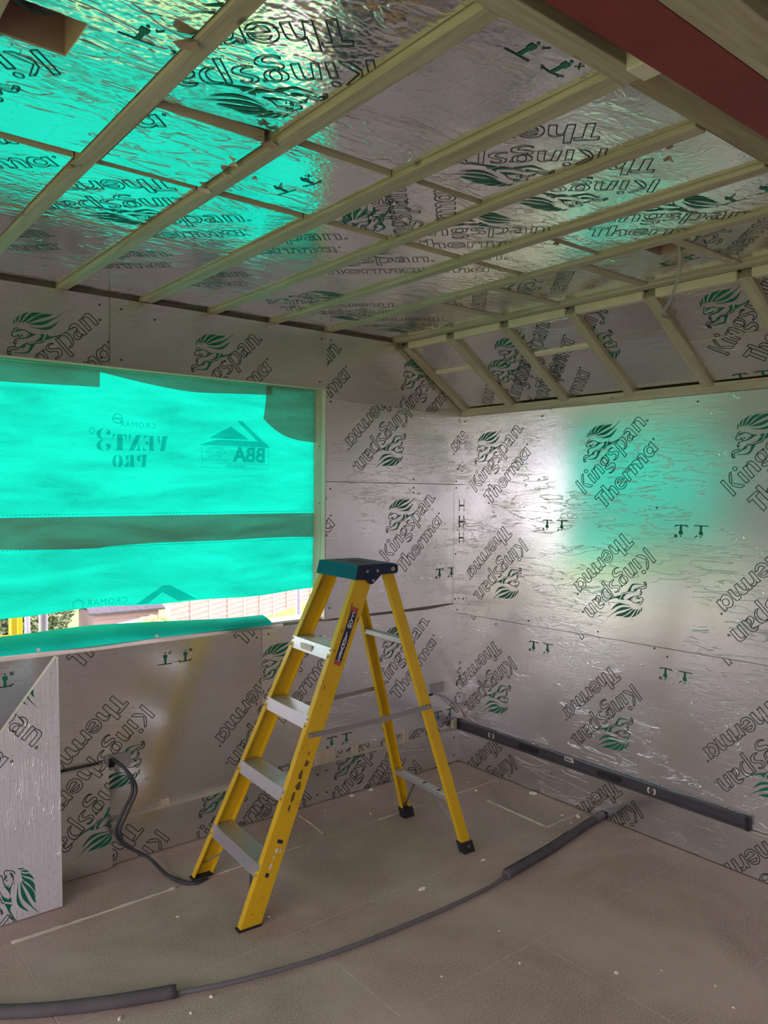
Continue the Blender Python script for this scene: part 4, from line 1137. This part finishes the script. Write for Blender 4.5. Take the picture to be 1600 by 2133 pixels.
# low garden wall with pale coping
gw = empty('garden_wall', (1.0, 14.9, GZ)); tag(gw, 'low brick garden wall with pale coping left of the fence', 'wall')
W0 = Vector((.4, 14.2, GZ)); W1 = Vector((4.85, 16.6, GZ)); wd = (W1 - W0).normalized(); wl_ = (W1 - W0).length
wfr = Matrix((wd, Vector((-wd.y, wd.x, 0)), Vector((0, 0, 1)))).transposed().to_4x4(); wfr.translation = W0 - Vector((1.0, 14.9, GZ))
o = MB().box((0, -.1, 0), (wl_, .1, .72)).build('brick_face', M['brick_red'], gw); o.matrix_basis = wfr
for k in range(8):
    o = MB().cbox((k * wl_ / 8 + .006, -.15, .72), ((k + 1) * wl_ / 8 - .006, .15, .80), .01).build('coping_stone', M['coping'], gw); o.matrix_basis = wfr
# foliage
def leaf_mass(name, cen, rad, n, size, mat, seed, label, cat):
    r = random.Random(seed); root = empty(name, tuple(cen)); tag(root, label, cat)
    mb = MB()
    for _ in range(n):
        d = Vector((r.gauss(0, 1), r.gauss(0, 1), r.gauss(0, 1))).normalized() * (r.random() ** .33)
        p = Vector((d.x * rad[0], d.y * rad[1], d.z * rad[2]))
        a = Vector((r.gauss(0, 1), r.gauss(0, 1), r.gauss(0, 1))).normalized(); b = a.orthogonal().normalized(); s = size * r.uniform(.6, 1.3)
        mb.add([p - a * s, p + b * s * .45, p + a * s, p - b * s * .45], [(0, 1, 2, 3)])
    f = mb.build('foliage', mat, root, fix=False); f['kind'] = 'stuff'
    st = MB()
    for k in range(5):
        q = Vector((r.uniform(-.4, .4) * rad[0], r.uniform(-.4, .4) * rad[1], 0)); st.tube([(q.x * .5, q.y * .5, GZ - cen[2]), (q.x, q.y, rad[2] * .4)], [.03, .012], 6)
    st.build('stems', M['shed_wood'], root)
leaf_mass('hedge', (1.9, 19.2, GZ + .75), (1.6, .8, .95), 4500, .10, M['leaf'], 3, 'leafy green hedge behind the scaffold poles', 'hedge')
leaf_mass('garden_bush', (3.0, 14.1, GZ + .62), (.55, .4, .42), 2600, .055, M['bush'], 5, 'orange and yellow leaved bush in front of the garden wall', 'bush')
leaf_mass('garden_bush', (4.05, 14.6, GZ + .72), (.65, .4, .48), 2600, .055, M['bush'], 6, 'pale yellow bush at the left end of the fence', 'bush')
# shed
sh = empty('garden_shed', (4.75, 19.1, GZ)); tag(sh, 'old garden shed with a dark sagging felt roof', 'shed')
for k in range(4):
    MB().cbox((-.95, -.7, .02 + k * .17), (.95, -.67, .185 + k * .17), .004).build('wall_board', M['shed_wood'], sh)
MB().box((-.93, -.66, 0), (.93, .66, .72)).build('body', M['shed_wood'], sh)
MB().add([(-1.1, -.8, .70), (1.1, -.8, .68), (1.05, 0, 1.10), (-1.02, 0, 1.04), (1.1, .8, .70), (-1.1, .8, .70), (-1.1, -.8, .75), (1.1, -.8, .73), (1.05, 0, 1.15), (-1.02, 0, 1.09), (1.1, .8, .75), (-1.1, .8, .75)],
         [(0, 1, 2, 3), (3, 2, 4, 5), (6, 9, 8, 7), (9, 11, 10, 8), (0, 6, 7, 1), (4, 10, 11, 5), (1, 7, 8, 2), (2, 8, 10, 4), (0, 3, 9, 6), (3, 5, 11, 9)]).build('roof', M['felt'], sh)
# trees beyond
leaf_mass('tree', (10.0, 27.0, GZ + 3.2), (3.4, 2.0, 2.8), 5000, .16, M['leaf'], 8, 'dark leafy tree behind the garden fence', 'tree')
leaf_mass('tree', (-1.5, 26.0, GZ + 3.0), (4.2, 2.0, 2.6), 5000, .16, M['leaf'], 9, 'broad green tree behind the hedge', 'tree')
# scaffold tubes and the yellow access ladder
for (x, y, lab) in ((-2.183, 1.10, 'thick grey scaffold tube close outside the window'), (-1.54, 4.0, 'thin looking grey scaffold tube farther out, left of the thick one'), (.016, 1.90, 'grey scaffold tube near the right end of the gap')):
    s = empty('scaffold_tube', (x, y, GZ)); tag(s, lab, 'scaffold', 'scaffold tubes outside')
    MB().cyl((0, 0, 0), (0, 0, 6.0), .0242, n=16).build('tube', M['galv'], s)
    MB().cbox((-.08, -.08, 0), (.08, .08, .008), .002).build('base_plate', M['galv'], s)
yl = empty('access_ladder', (-2.40, 1.0, GZ)); tag(yl, 'bright yellow access ladder outside at the left end of the window', 'ladder')
for dx in (.037, -.33): MB().cbox((dx - .016, -.03, 0), (dx + .016, .03, 5.2), .004).build('stile', M['ladder_yellow'], yl)
for k in range(40):
    MB().cyl((-.33, 0, .12 + k * .13), (.037, 0, .12 + k * .13), .008, n=8).build('rung', M['ladder_yellow'], yl)
yp = empty('guard_post', (-2.187, 1.6, GZ)); tag(yp, 'slim yellow guard post beside the access ladder', 'post')
MB().cbox((-.015, -.02, 0), (.015, .02, 3.9), .004).build('post', M['ladder_yellow'], yp)
MB().cbox((-.06, -.06, 0), (.06, .06, .008), .002).build('base_plate', M['galv'], yp)
